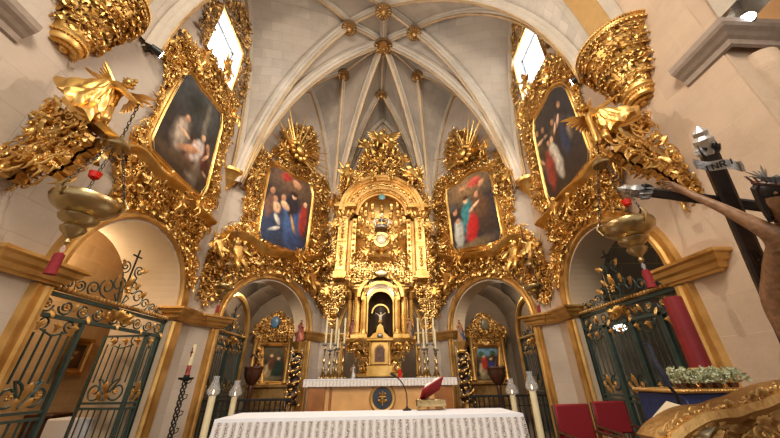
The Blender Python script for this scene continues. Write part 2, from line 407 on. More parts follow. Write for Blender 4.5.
def skin(verts,edges,radii,sub=1,root=0):
    me=bpy.data.meshes.new('skin_tmp'); me.from_pydata([tuple(v) for v in verts],edges,[]); o=bpy.data.objects.new('skin_tmp',me); COL.objects.link(o)
    o.modifiers.new('s','SKIN'); 
    for i,r in enumerate(radii):
        sv=me.skin_vertices[0].data[i]; rr_=(r,r) if np.isscalar(r) else r; sv.radius=rr_; sv.use_root=(i==root)
    if sub: sm=o.modifiers.new('u','SUBSURF'); sm.levels=sub; sm.render_levels=sub
    dg=bpy.context.evaluated_depsgraph_get(); ev=o.evaluated_get(dg); m2=ev.to_mesh()
    V=np.zeros(len(m2.vertices)*3); m2.vertices.foreach_get('co',V); F=[tuple(p.vertices) for p in m2.polygons]
    ev.to_mesh_clear(); bpy.data.objects.remove(o); bpy.data.meshes.remove(me)
    mb=MB(); mb.add(V.reshape(-1,3),F); return mb
def body(pose,s=1.0,sub=1,child=True):
    """pose: dict of joints in body space (x right, -y front, z up), unit height about 1"""
    J=dict(pel=(0,0,.50),spi=(0,0,.60),che=(0,-.01,.72),nec=(0,0,.81),hea=(0,-.02,.90),top=(0,-.02,.97),
           shl=(-.11,0,.77),ell=(-.20,-.02,.66),hal=(-.24,-.10,.56),fil=(-.25,-.13,.52),shr=(.11,0,.77),elr=(.20,-.02,.66),har=(.24,-.10,.56),fir=(.25,-.13,.52),
           hil=(-.06,0,.47),knl=(-.08,-.04,.26),anl=(-.08,0,.06),tol=(-.09,-.09,.02),hir=(.06,0,.47),knr=(.08,-.04,.26),anr=(.08,0,.06),tor=(.09,-.09,.02))
    J.update(pose); k=list(J); f=1.25 if child else 1.0
    R=dict(pel=.085*f,spi=.075*f,che=.09*f,nec=.035*f,hea=.068*f,top=.04*f,shl=.042*f,ell=.032*f,hal=.024*f,fil=.016*f,shr=.042*f,elr=.032*f,har=.024*f,fir=.016*f,hil=.062*f,knl=.042*f,anl=.028*f,tol=.02*f,hir=.062*f,knr=.042*f,anr=.028*f,tor=.02*f)
    E=[('pel','spi'),('spi','che'),('che','nec'),('nec','hea'),('hea','top'),('che','shl'),('shl','ell'),('ell','hal'),('hal','fil'),('che','shr'),('shr','elr'),('elr','har'),('har','fir'),('pel','hil'),('hil','knl'),('knl','anl'),('anl','tol'),('pel','hir'),('hir','knr'),('knr','anr'),('anr','tor')]
    return skin([tuple(c*s for c in J[q]) for q in k],[(k.index(a),k.index(b)) for a,b in E],[R[q]*s for q in k],sub)
PUTTI=[body(dict(ell=(-.2,-.05,.82),hal=(-.27,-.1,.95),fil=(-.3,-.1,1.0),knl=(-.12,-.14,.34),anl=(-.14,-.05,.16),tol=(-.16,-.12,.11),knr=(.12,-.1,.28))),
       body(dict(elr=(.22,-.06,.8),har=(.3,-.1,.9),fir=(.34,-.1,.94),hea=(.03,-.03,.9),top=(.05,-.03,.97),knr=(.16,-.15,.38),anr=(.22,0,.24),tor=(.28,-.02,.2),knl=(-.07,-.12,.27))),
       body(dict(ell=(-.24,-.08,.74),hal=(-.3,-.2,.72),fil=(-.32,-.24,.72),elr=(.2,-.1,.66),har=(.12,-.2,.62),fir=(.08,-.22,.62),knl=(-.1,-.2,.42),anl=(-.1,-.2,.2),tol=(-.1,-.28,.16),knr=(.1,-.2,.42),anr=(.12,-.18,.18),tor=(.12,-.26,.14)))]
def wingmb(L=1.0,n=7):
    mb=MB()
    for i in range(n):
        a=.1+i*.22; l=L*(1-.07*i)
        mb.add(*LEAFS,S=(l,.25*L,.38*L),R=rotm(0,a,0),T=(0,0,0))
    return mb
WING=wingmb()
for q in PUTTI:
    for k in (-1,1):
        w=WING.verts()*.34; w[:,0]*=k; q.add(w+np.array([k*.04,.05,.74]),WING.F)
    # curly hair
    rn=random.Random(4); c=q.verts(); 
    for i in range(9):
        a=rn.uniform(0,2*pi); q.ball((.05*math.cos(a),-.01+.05*math.sin(a),.97+rn.uniform(-.04,.03)),.035,5,3)
def putto(mb,x,z,s,dep=.1,kind=0,rot=0,mir=False):
    o=PUTTI[kind%3]; mb.join(o,R=rotm(0,rot,0)@np.diag([s,s,s]),T=(x,-dep,z),mirror=mir)
# ================================================================ SETTING
def wallmesh(u0,u1,z0,z1,ops,th,step=.12):
    us={u0,u1}
    for o in ops:
        a,b=o['u']; us|={a,b}
        if o.get('arch'):
            for i in range(33): us.add((a+b)/2-(b-a)/2*math.cos(pi*i/32))
    us=sorted(us); us=[u for i,u in enumerate(us) if i==0 or u-us[i-1]>1e-6]; mb=MB()
    def gaps(u,side):
        g=[]
        for o in ops:
            a,b=o['u']
            if a-1e-7<=u<=b+1e-7:
                top=o['z'][1]
                if o.get('arch'): r=(b-a)/2; top=o['z'][1]+o.get('rise',r)*math.sqrt(max(0,1-((u-(a+b)/2)/r)**2))
                g.append((o['z'][0],top,a,b))
        return g
    for ua,ub in zip(us[:-1],us[1:]):
        mid=(ua+ub)/2; ga=[x for x in gaps(ua,1) if x[2]<mid<x[3]]; gb=[x for x in gaps(ub,-1) if x[2]<mid<x[3]]
        ga.sort();gb.sort(); ca=[z0]; cb=[z0]
        for x,y in zip(ga,gb): ca+= [x[0],x[1]]; cb+= [y[0],y[1]]
        ca.append(z1); cb.append(z1)
        for i in range(0,len(ca),2):
            if ca[i+1]-ca[i]<1e-6 and cb[i+1]-cb[i]<1e-6: continue
            V=[(ua,0,ca[i]),(ub,0,cb[i]),(ub,0,cb[i+1]),(ua,0,ca[i+1]),(ua,th,ca[i]),(ub,th,cb[i]),(ub,th,cb[i+1]),(ua,th,ca[i+1])]
            mb.add(V,[(0,1,2,3),(5,4,7,6)])
    return mb
def reveal(o,th,y0=0.0):
    a,b=o['u']; zb,zs=o['z']; mb=MB()
    if o.get('arch'):
        r=(b-a)/2; P=[(a,zb),(a,zs)]+[((a+b)/2-r*math.cos(pi*i/32),zs+o.get('rise',r)*math.sin(pi*i/32)) for i in range(1,32)]+[(b,zs),(b,zb)]
        cl=False
    else: P=[(a,zb),(a,zs),(b,zs),(b,zb)]; cl=True
    n=len(P); V=[(p[0],y0,p[1]) for p in P]+[(p[0],th,p[1]) for p in P]
    mb.add(V,[(i,(i+1)%n,(i+1)%n+n,i+n) for i in range(n if cl else n-1)]); return mb
TH={1:1.12,-1:.75}; PY={-1:1.9,1:2.2}
GU=(4.08,6.62); GZ=2.68
OPS_L=[dict(u=GU,z=(0,GZ),arch=1),dict(u=(4.72,6.02),z=(8.45,10.05))]
OPS_R=[dict(u=(-GU[1],-GU[0]),z=(0,GZ),arch=1),dict(u=(-6.2,-4.86),z=(8.62,10.4))]
for nm,fr,ops,mt in (('left',FL,OPS_L,'wall'),('right',FR,OPS_R,'wallR')):
    s=1 if nm=='left' else -1; a,b=sorted((s*PY[-s],s*YC))
    w=struct('wall_'+nm,wallmesh(a,b,0,13.2,ops,TH[s]),M[mt],fr,False)
    r=struct('trim_%d'%(1 if s>0 else 2),reveal(ops[0],TH[s]),M['plaster'],fr,False)
    w=struct('trim_%d'%(3 if s>0 else 4),reveal(ops[1],TH[s]),simple('window_reveal',srgb(214,212,206),.7),fr,False)
DO=dict(u=(.68,3.58),z=(0,2.66),arch=1,rise=1.34); DOR=dict(u=(-3.58,-.68),z=(0,2.66),arch=1,rise=1.34)
BO=dict(u=(-1.35,1.35),z=(0,2.85),arch=1)
struct('wall_left_apse',wallmesh(0,DLEN,0,13.2,[DO],.5),M['wall'],FDL,False); struct('trim_5',reveal(DO,.5),M['plaster'],FDL,False)
struct('wall_right_apse',wallmesh(-DLEN,0,0,13.2,[DOR],.5),M['wall'],FDR,False); struct('trim_6',reveal(DOR,.5),M['plaster'],FDR,False)
struct('wall_back',wallmesh(-XB,XB,0,13.2,[BO],.5),M['wall'],FB,False); struct('trim_7',reveal(BO,.5),M['plaster'],FB,False)
# floor, with the presbytery step
fl=MB(); fl.box(-11,11,-7,14,-.2,0); struct('floor',fl,M['floor'],smooth=False)
st=MB()
for i in range(3): st.box(-2.9+.28*i,2.9-.28*i,8.2+.3*i,10.9,.15*i,.15*(i+1),.01)
struct('altar_steps',st,M['floor'],smooth=False)
# ambulatory behind the apse
am=MB(); P=[(-5.25,7.45),(-5.25,13.0),(5.25,13.0),(5.25,7.45)]
for (a,b) in zip(P[:-1],P[1:]): am.add([(a[0],a[1],0),(b[0],b[1],0),(b[0],b[1],5.2),(a[0],a[1],5.2)],[(0,1,2,3)])
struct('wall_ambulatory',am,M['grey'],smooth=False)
am=MB(); n=10
for i in range(n):  # low vaulted ceiling running round the ambulatory
    a0,a1=pi*i/n,pi*(i+1)/n
    for X0,X1,f in ((-5.25,-1.6,0),(-1.6,1.6,0),(1.6,5.25,0)):
        c=(X0+X1)/2; h=(X1-X0)/2
        V=[(c-h*math.cos(a0),11.5,3.2+1.5*math.sin(a0)),(c-h*math.cos(a1),11.5,3.2+1.5*math.sin(a1)),(c-h*math.cos(a1),13.0,3.2+1.5*math.sin(a1)),(c-h*math.cos(a0),13.0,3.2+1.5*math.sin(a0))]
        if f==0: am.add(V,[(0,1,2,3)])
for s in (-1,1): am.add([(s*5.25,7.5,4.75),(s*4.72,7.5,4.75),(s*2.3,11.5,4.75),(s*5.25,11.5,4.75)],[(0,1,2,3)])
am.add([(-5.25,11.5,5.2),(5.25,11.5,5.2),(5.25,13,5.2),(-5.25,13,5.2)],[(0,1,2,3)])
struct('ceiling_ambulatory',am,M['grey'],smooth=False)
# side chapels
for s,nm,mt in ((-1,'left','ochre'),(1,'right','grey')):
    c=MB(); x0,x1,ya,yb=(-5.3,-6.5,2.9,8.7) if s<0 else (4.93,8.6,2.9,7.4)
    c.add([(x1,ya,0),(x1,yb,0),(x1,yb,6),(x1,ya,6)],[(0,1,2,3)]); c.add([(x0,ya,0),(x1,ya,0),(x1,ya,6),(x0,ya,6)],[(0,1,2,3)]); c.add([(x0,yb,0),(x1,yb,0),(x1,yb,6),(x0,yb,6)],[(0,1,2,3)])
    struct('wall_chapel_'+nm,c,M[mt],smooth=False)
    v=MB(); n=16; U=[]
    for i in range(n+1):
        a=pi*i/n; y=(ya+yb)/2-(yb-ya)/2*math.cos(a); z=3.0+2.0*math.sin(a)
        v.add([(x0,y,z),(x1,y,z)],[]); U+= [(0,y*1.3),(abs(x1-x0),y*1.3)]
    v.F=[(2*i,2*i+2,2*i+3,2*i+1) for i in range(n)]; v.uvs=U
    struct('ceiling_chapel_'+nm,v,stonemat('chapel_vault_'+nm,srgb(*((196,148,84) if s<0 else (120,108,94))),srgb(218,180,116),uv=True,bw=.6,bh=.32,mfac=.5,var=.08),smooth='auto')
    if s>0:
        for k in range(5):
            t=MB(); a=pi*(.15+.175*k); t.tube([(s*6.6,5.15,4.95),(s*(6.6-.9*math.cos(a)),5.15-1.1*math.cos(a)*.9,4.6),(s*(6.6-1.6*math.cos(a)),5.15-2.1*math.cos(a),3.3)],.09,6); struct('trim_chapel_rib',t,M['rib'])
# ---------------------------------------------------------------- ribs and webs
K=(0,7.25,12.9); ZB=12.75
BL=[(-1.2,6.5,ZB),(-1.62,8.4,ZB)]; BR=[(1.1,6.6,ZB),(1.4,8.35,ZB)]; B5=(-.08,9.35,ZB); B6=(0,5.9,ZB)
def rib(a,b,ph=84,n=20,st=.22):
    ph=math.radians(ph*.86); P=[]
    for i in range(n+1):
        q=ph*i/n; s=(1-math.cos(q))/(1-math.cos(ph)); h=math.sin(q)/math.sin(ph); s=s*(1-st)+st*i/n; h=h*(1-st)+st*i/n
        P.append((a[0]+(b[0]-a[0])*s,a[1]+(b[1]-a[1])*s,a[2]+(b[2]-a[2])*h))
    return np.array(P)
def straight(a,b,n=8,sag=.06): 
    return np.array([[a[k]+(b[k]-a[k])*i/n+(sag*math.sin(pi*i/n) if k==2 else 0) for k in range(3)] for i in range(n+1)])
def ribsweep(P,w=.15,d=.30):
    prof=[(-1,.15),(-1,-.25),(-.62,-.38),(-.62,-.62),(-.3,-.78),(-.3,-1),(.3,-1),(.3,-.78),(.62,-.62),(.62,-.38),(1,-.25),(1,.15)]
    T=np.gradient(P,axis=0); T/=np.linalg.norm(T,axis=1)[:,None]; h=P[-1]-P[0]; h=np.array([h[0],h[1],0]); h/=np.linalg.norm(h); sd=np.cross(h,[0,0,1]); V=[]
    for i in range(len(P)):
        up=np.cross(sd,T[i]); up/=np.linalg.norm(up)
        if up[2]<0: up=-up
        if i<len(P)//3 and up@(-h)<0 : pass
        for a,b in prof: V.append(P[i]+sd*a*w+up*b*d)
    q=len(prof); mb=MB(); mb.add(V,[(i*q+j,i*q+(j+1)%q,(i+1)*q+(j+1)%q,(i+1)*q+j) for i in range(len(P)-1) for j in range(q)]); 
    g=MB()
    for a in (-.34,.34):
        up=np.array([np.cross(sd,t) for t in T]); up=np.array([u if u[2]>=0 else -u for u in up]); g.tube(P+sd*a*w-up*d*.99,.014,4)
    return mb,g
def web(Pa,Pb,m=8):
    n=len(Pa); V=[];U=[]; s=np.concatenate([[0],np.cumsum(np.linalg.norm(np.diff(Pa,axis=0),axis=1))])
    for i in range(n):
        L=np.linalg.norm(Pb[i]-Pa[i])
        for j in range(m+1):
            t=j/m; p=Pa[i]*(1-t)+Pb[i]*t; p=p+np.array([0,0,.10*math.sin(pi*t)*min(1,L/2)]); V.append(p); U.append((L*t,s[i]))
    mb=MB(); mb.add(V,[(i*(m+1)+j,i*(m+1)+j+1,(i+1)*(m+1)+j+1,(i+1)*(m+1)+j) for i in range(n-1) for j in range(m)]); mb.uvs=U; return mb
tn=[10]
def addrib(P,w=.15,d=.3,gild=True):
    mb,g=ribsweep(P,w,d); tn[0]+=1; o=struct('trim_%d'%tn[0],mb,M['rib']);
    if gild:
        q=link('gilded_fillet',tomesh('gilded_fillet',g,M['goldA'],(0,0,0),True),M['goldA'],o)
def addweb(Pa,Pb): 
    tn[0]+=1; struct('ceiling_%d'%tn[0],web(Pa,Pb),M['web'],smooth='auto')
N=20
for s in (-1,1):
    b1,b2=(BL if s<0 else BR)
    A=(s*4.12,7.22,6.25); B=(s*1.98,10.9,6.3); yo=.42 if s>0 else .12; S=(s*4.1,3.42+yo,6.6)
    MS=(s*4.16,5.3,11.85); d=np.array([s*-2.2,3.7]); MD=(s*3.07,9.12,12.35); MBk=(0,10.95,12.55); MT=(0,3.3,13.4)
    rA1=rib(A,b1,80); rAK=rib(A,K,88); rA2=rib(A,b2,80); fAS=rib(A,MS,88); fAD=rib(A,MD,88)
    pS,qS=(108,0) if s<0 else (90,.12); rS1=rib(S,b1,pS,20,qS); rS6=rib(S,B6,pS,20,qS); fSS=rib(S,MS,pS,20,qS); tS=rib((s*4.14,3.2+yo,6.6),MT,104,20,0)
    rB2=rib(B,b2,80); rBK=rib(B,K,88); rB5=rib(B,B5,80); fBD=rib(B,MD,88); fBB=rib(B,MBk,88)
    up=np.array([0,0,.05])
    for P_ in (rA1,rAK,rBK): addrib(P_,.13,.28)
    for P_ in (rS1,rS6): addrib(P_,.09,.2)
    for P_ in (rA2,rB2,rB5): addrib(P_,.11,.22)
    for P_ in (fAS,fSS,fAD,fBD,fBB): addrib(P_,.09,.14)
    for a_,b_ in ((fAS,rA1),(rA1,rAK),(rAK,rA2),(rA2,fAD),(fSS,rS1),(rS1,rS6),(rS6,tS),(fBD,rB2),(rB2,rBK),(rBK,rB5),(rB5,fBB)): addweb(a_+up,b_+up)
    addrib(straight(K,b1),.12,.26); addrib(straight(K,b2),.12,.26); addrib(straight(B6,b1),.12,.26)
    t=MB(); t.add([np.array(K)+up*2,np.array(b1)+up*2,np.array(B6)+up*2],[(0,1,2)]); t.uvs=[(0,0),(1.5,0),(1,1)]; struct('ceiling_%d'%(90+s),t,M['web'])
    # broad transverse arch with an ochre soffit
    mb=MB(); V=[]
    for p in rib((s*4.14,2.85,6.4),(0,2.85,13.3),104,24,0):
        V+= [(p[0],2.45+yo,p[2]),(p[0],3.25+yo,p[2]),(p[0]+s*.05,3.25+yo,p[2]+.45),(p[0]+s*.05,2.45+yo,p[2]+.45)]
    mb.add(V,[(4*i+j,4*i+(j+1)%4,4*i+4+(j+1)%4,4*i+4+j) for i in range(24) for j in range(4)]); struct('trim_%d'%(6+2*(s>0)+90),mb,M['rib'],smooth='auto')
    mb=MB(); V=[]
    for p in rib((s*4.12,2.85,6.4),(0,2.85,13.28),104,24,0): V+= [(p[0],2.62+yo,p[2]),(p[0],3.08+yo,p[2]),(p[0]+s*.03,3.08+yo,p[2]+.04),(p[0]+s*.03,2.62+yo,p[2]+.04)]
    mb.add(V,[(4*i+j,4*i+(j+1)%4,4*i+4+(j+1)%4,4*i+4+j) for i in range(24) for j in range(4)]); struct('trim_%d'%(7+2*(s>0)+90),mb,M['tan'],smooth='auto')
addrib(straight(K,B5),.12,.26); addrib(straight(K,B6),.12,.26)
bossc=[(K,.36,'large gilded central vault boss carved with a crowned shield'),(BL[0],.27,'gilded vault boss front left of the central boss'),(BL[1],.26,'gilded vault boss back left of the central boss'),(BR[0],.27,'gilded vault boss front right of the central boss'),(BR[1],.26,'gilded vault boss back right of the central boss'),(B5,.25,'gilded vault boss behind the central boss, towards the main altarpiece'),(B6,.28,'gilded vault boss at the top edge, nearest the viewer')]
BOSSM=goldmat('brown_gilt_boss',(.36,.22,.10,1),(.16,.08,.04,1),.5,30,.5,.7)
for c,r,lab in bossc:
    t=Thing('vault_boss',lab,'boss',(c[0],c[1],c[2]-.38),None,'carved vault bosses')
    mb=MB(); mb.lathe([(r*.7,.2),(r*.75,.12),(r*.95,.06),(r,-.02),(r*.93,-.08),(r*.8,-.05),(r*.72,-.02),(.01,-.04)],20,(c[0],c[1],c[2]-.38)); rim=t.part('boss_rim',mb,BOSSM)
    mb=MB(); rn=random.Random(int(r*1000))
    for i in range(14):
        a=2*pi*i/14; mb.add(*LEAFS,S=(r*.5,r*.4,r*.4),R=rotm(0,0,a)@rotm(pi/2,0,0),T=(c[0]+r*.45*math.cos(a),c[1]+r*.45*math.sin(a),c[2]-.42))
    mb.ball((c[0],c[1],c[2]-.46),r*.35,8,5); t.part('boss_carving',mb,M['goldD'],parent=rim)
    if r>.3:
        mb=MB(); 
        for i in range(5): mb.tube([(c[0]-.14+.07*i,c[1]-.05,c[2]-.55),(c[0]-.16+.08*i,c[1]+.14,c[2]-.56)],.018,5)
        mb.tube([(c[0]-.16,c[1]-.06,c[2]-.55),(c[0]+.16,c[1]-.06,c[2]-.55)],.022,5); mb.slab([(c[0]-.14,0),(c[0]+.14,0),(c[0]+.14,.2),(c[0],.3),(c[0]-.14,.2)],0,.05)
        V=mb.V[-1]; mb.V[-1]=np.stack([V[:,0],c[1]-.08-V[:,2],c[2]-.53-V[:,1]],1); t.part('crowned_shield',mb,M['goldD'])
# ---------------------------------------------------------------- front piers (where the nave begins)
for s,mt in ((-1,'wall'),(1,'wallR')):
    X=s*WX
    mb=MB(); a,b=sorted((X+s*.012,s*8.5)); mb.box(a,b,PY[s]-.02,2.72,0,5.0); struct('wall_front_pier_'+('left' if s<0 else 'right'),mb,M[mt],smooth=False)
    for k,(cx,r) in enumerate(((.42,.2),(1.0,.13),(1.62,.24))):
        mb=MB(); mb.lathe([(r,0),(r,4.45),(r*1.12,4.5),(r*1.15,4.58),(r,4.6),(r*.98,4.8)],20,(X+s*cx,PY[s]+.04,0)); struct('column_engaged_%s_%d'%('left' if s<0 else 'right',k+1),mb,M['wallR'])
    # cornice wrapping the corner
    prof=[(0,4.86),(.03,4.88),(.04,4.95),(.07,4.98),(.1,5.02),(.14,5.06),(.16,5.1),(.16,5.18),(0,5.2)]
    V=[]
    for pt,dx,dy in (((X,PY[s]+.47),-s,0),((X,PY[s]-.04),-s,-1),((s*8.5,PY[s]-.04),0,-1)):
        for o_,z in prof: V.append((pt[0]+dx*o_,pt[1]+dy*(o_+ (.06 if dy else 0)),z))
    q=len(prof); mb=MB(); mb.add(V,[(i*q+j,i*q+(j+1)%q,(i+1)*q+(j+1)%q,(i+1)*q+j) for i in range(2) for j in range(q)]+[tuple(range(q))]); struct('trim_%d'%(110+s),mb,simple('grey_stone_cornice',srgb(146,130,116),.8,0,.2,12,.1),smooth=False)
    # nave arcade arch rising above the cornice, towards the viewer
    for rr_,o_,nm in ((3.3,.0,'a'),(3.02,.16,'b')):
        mb=MB(); V=[]
        for i in range(21):
            a=pi*i/20; 
            for r2 in (rr_,rr_-.22):
                for xo in (s*(-.06+o_),s*(.35+o_)): V.append((X+xo,-1.3+r2*math.cos(a),5.25+r2*math.sin(a)))
        mb.add(V,[f for i in range(20) for f in ((4*i,4*i+4,4*i+5,4*i+1),(4*i+2,4*i+3,4*i+7,4*i+6),(4*i,4*i+2,4*i+6,4*i+4),(4*i+1,4*i+5,4*i+7,4*i+3))]); struct('trim_nave_arch_%s_%s'%(nm,'left' if s<0 else 'right'),mb,M['rib'],smooth='auto')
    # wall over the arch
    mb=MB(); V=[]
    for i in range(21):
        a=pi*i/20; V+= [(X,-1.3+3.3*math.cos(a),5.25+3.3*math.sin(a)),(X,-1.3+3.3*math.cos(a),12.4)]
    mb.add(V,[(2*i,2*i+1,2*i+3,2*i+2) for i in range(20)]); mb.add([(X+s*.01,1.9,5.25),(X+s*.01,1.9,12.4),(X+s*.01,2.75,12.4),(X+s*.01,2.75,5.25)],[(0,1,2,3)]); struct('wall_nave_'+('left' if s<0 else 'right'),mb,M[mt],smooth=False)
    # side aisle beyond the arch
    mb=MB(); mb.add([(s*8.5,-5,0),(s*8.5,2.7,0),(s*8.5,2.7,8.5),(s*8.5,-5,8.5)],[(0,1,2,3)]); mb.add([(s*4.6,2.7,5.2),(s*8.5,2.7,5.2),(s*8.5,2.7,9.2),(s*4.6,2.7,9.2)],[(0,1,2,3)]); mb.add([(s*4.25,-5,9.0),(s*8.5,-5,9.0),(s*8.5,2.7,9.0),(s*4.25,2.7,9.0)],[(0,1,2,3)]); struct('wall_aisle_'+('left' if s<0 else 'right'),mb,simple('aisle_plaster',srgb(190,150,104),.85,var=.06,bscale=2),smooth=False)
# nave vault edge over the viewer
# ---------------------------------------------------------------- windows
for s,fr,o in ((-1,FL,OPS_L[1]),(1,FR,OPS_R[1])):
    a,b=o['u']; z0,z1=o['z']; nm='window_1' if s<0 else 'window_2'
    f=MB(); w=.06
    for (x0,x1,c0,c1) in ((a,a+w,z0,z1),(b-w,b,z0,z1),(a,b,z0,z0+w),(a,b,z1-w,z1)): f.box(x0,x1,.28,.36,c0,c1)
    r=struct(nm,f,simple('pale_window_frame',srgb(150,160,170),.5),fr,False)
    g=MB(); g.box(a+w,b-w,.31,.325,z0+w,z1-w); o2=link('pane',tomesh('pane',g,emis('window_daylight_%d'%s,(.93,.97,1,1),10),(0,0,0),False),None,r)
    g=MB()
    for i in range(1,4): x=a+(b-a)*i/4; g.box(x-.006,x+.006,.29,.3,z0,z1)
    for i in range(1,6): z=z0+(z1-z0)*i/6; g.box(a,b,.29,.3,z-.006,z+.006)
    link('glazing_bar',tomesh('glazing_bar',g,simple('lead_%d'%s,srgb(170,175,180),.6),(0,0,0),False),None,r)
# ---------------------------------------------------------------- gilded cornices, jambs, archivolts
COR=[(0,0),(.05,0),(.06,.03),(.10,.04),(.12,.10),(.17,.13),(.19,.19),(.24,.21),(.24,.25),(0,.25)]
def cornice(name,path,z,mat,scale=1.0,frame=None):
    """path: ground-plane polyline, profile grows to the left of travel"""
    P=np.array(path,float); d=np.diff(P,axis=0); d/=np.linalg.norm(d,axis=1)[:,None]; n=np.stack([-d[:,1],d[:,0]],1); V=[]
    for i in range(len(P)):
        n1=n[max(0,i-1)]; n2=n[min(len(n)-1,i)]; m_=n1+n2; m_/=np.linalg.norm(m_)+1e-9; m_/=max(.4,m_@n1)
        for o_,h in COR: V.append((P[i,0]+m_[0]*o_*scale,P[i,1]+m_[1]*o_*scale,z+h*scale))
    q=len(COR); mb=MB(); mb.add(V,[(i*q+j,i*q+(j+1)%q,(i+1)*q+(j+1)%q,(i+1)*q+j) for i in range(len(P)-1) for j in range(q)]+[tuple(range(q)),tuple((len(P)-1)*q+j for j in range(q-1,-1,-1))])
    return struct(name,mb,mat,smooth=False)
def wp(fr,u,o=0): p=fr.o+fr.d*u+fr.n*o; return (p[0],p[1])
for s,fs,fd,nm in ((-1,FL,FDL,'left'),(1,FR,FDR,'right')):
    k=-s
    def q(fr,u,o=0): return wp(fr,u*k,o)
    paths=[[q(fs,3.42,.0),q(fs,3.42,.02),q(fs,GU[0]-.02,.02),q(fs,GU[0]-.02,-.3)],
           [q(fs,GU[1]+.02,-.3),q(fs,GU[1]+.02,.07),q(fs,GU[1]+.34,.07),q(fs,GU[1]+.34,.02),q(fs,YC-.03,.02),q(fd,.34,.02),q(fd,.34,.07),q(fd,.66,.07),q(fd,.66,-.3)],
           [q(fd,3.58,-.3),q(fd,3.58,.03),q(fd,DLEN-.03,.03),wp(FB,-k*(-1)*-1*0+s*(1.97),.03),wp(FB,s*1.37,.03),wp(FB,s*1.37,-.3)]]
    for i,pth in enumerate(paths):
        if s<0: pth=pth[::-1]
        cornice('trim_cornice_%s_%d'%(nm,i+1),pth,2.5,M['goldA'],.95)
    # archivolts and jambs
    JP=[(0,0),(0,.03),(-.03,.07),(-.08,.07),(-.11,.045),(-.16,.05),(-.2,.08),(-.24,.08),(-.26,0)]
    for fr,(a,b),tag_,w in ((fs,GU,'side',1.0),(fd,DO['u'],'apse',.85)):
        r=(b-a)/2; c=(a+b)/2
        pa=[(k*(c-r*math.cos(pi*i/40)),2.72+(r if r<1.3 else 1.32)*math.sin(pi*i/40)) for i in range(41)]
        if k<0: pa=pa[::-1]
        mb=MB(); mb.sweep(pa,[(-x*w,y) for x,y in JP]); struct('trim_arch_%s_%s'%(tag_,nm),mb,M['goldA'],fr)
        for e,(u,sg) in enumerate(((a,-1),(b,1))):
            mb=MB(); pth=[(k*u,0),(k*u,2.48)]; pr=[(x*w*(1 if sg*k>0 else -1)*1,y) for x,y in JP]; mb.sweep(pth,pr); struct('trim_jamb_%s_%s_%d'%(tag_,nm,e+1),mb,M['goldA'],fr)
r=1.35; pa=[(-r*math.cos(pi*i/40),2.85+r*math.sin(pi*i/40)) for i in range(41)]
mb=MB(); mb.sweep(pa,[(-x*.7,y) for x,y in JP]); struct('trim_arch_back',mb,M['goldA'],FB)
for s in (-1,1):
    mb=MB(); mb.sweep([(s*1.35,0),(s*1.35,2.5)],[(-s*x*.7,y) for x,y in JP]); struct('trim_jamb_back_%d'%(1 if s<0 else 2),mb,M['goldA'],FB)
# ================================================================ GILDED WALL ALTARPIECES
def hull_inset(poly,d):
    P=np.array(poly); A=sum(poly[i][0]*poly[(i+1)%len(poly)][1]-poly[(i+1)%len(poly)][0]*poly[i][1] for i in range(len(poly)))
    g=1 if A>0 else -1; d1=P-np.roll(P,1,0); d2=np.roll(P,-1,0)-P
    d1/=np.linalg.norm(d1,axis=1)[:,None]; d2/=np.linalg.norm(d2,axis=1)[:,None]
    n=np.stack([-(d1+d2)[:,1],(d1+d2)[:,0]],1); n/=np.linalg.norm(n,axis=1)[:,None]+1e-9
    return [tuple(p) for p in P+n*d*g]
def paintmat():
    m,nt,b=newmat('oil_painting'); a=nt.nodes.new('ShaderNodeVertexColor'); a.layer_name='paint'
    tc=nt.nodes.new('ShaderNodeTexCoord'); n=nt.nodes.new('ShaderNodeTexNoise'); n.inputs['Scale'].default_value=7; n.inputs['Detail'].default_value=8; nt.links.new(tc.outputs['Object'],n.inputs['Vector'])
    r=nt.nodes.new('ShaderNodeMapRange'); r.inputs[1].default_value=.3; r.inputs[2].default_value=.7; r.inputs[3].default_value=.6; r.inputs[4].default_value=1.4; nt.links.new(n.outputs['Fac'],r.inputs[0])
    g=nt.nodes.new('ShaderNodeCombineColor'); [nt.links.new(r.outputs[0],g.inputs[i]) for i in range(3)]
    nt.links.new(mix(nt,a.outputs['Color'],g.outputs[0],1.0,'MULTIPLY'),b.inputs['Base Color']); b.inputs['Roughness'].default_value=.42; return m
PAINT=paintmat()
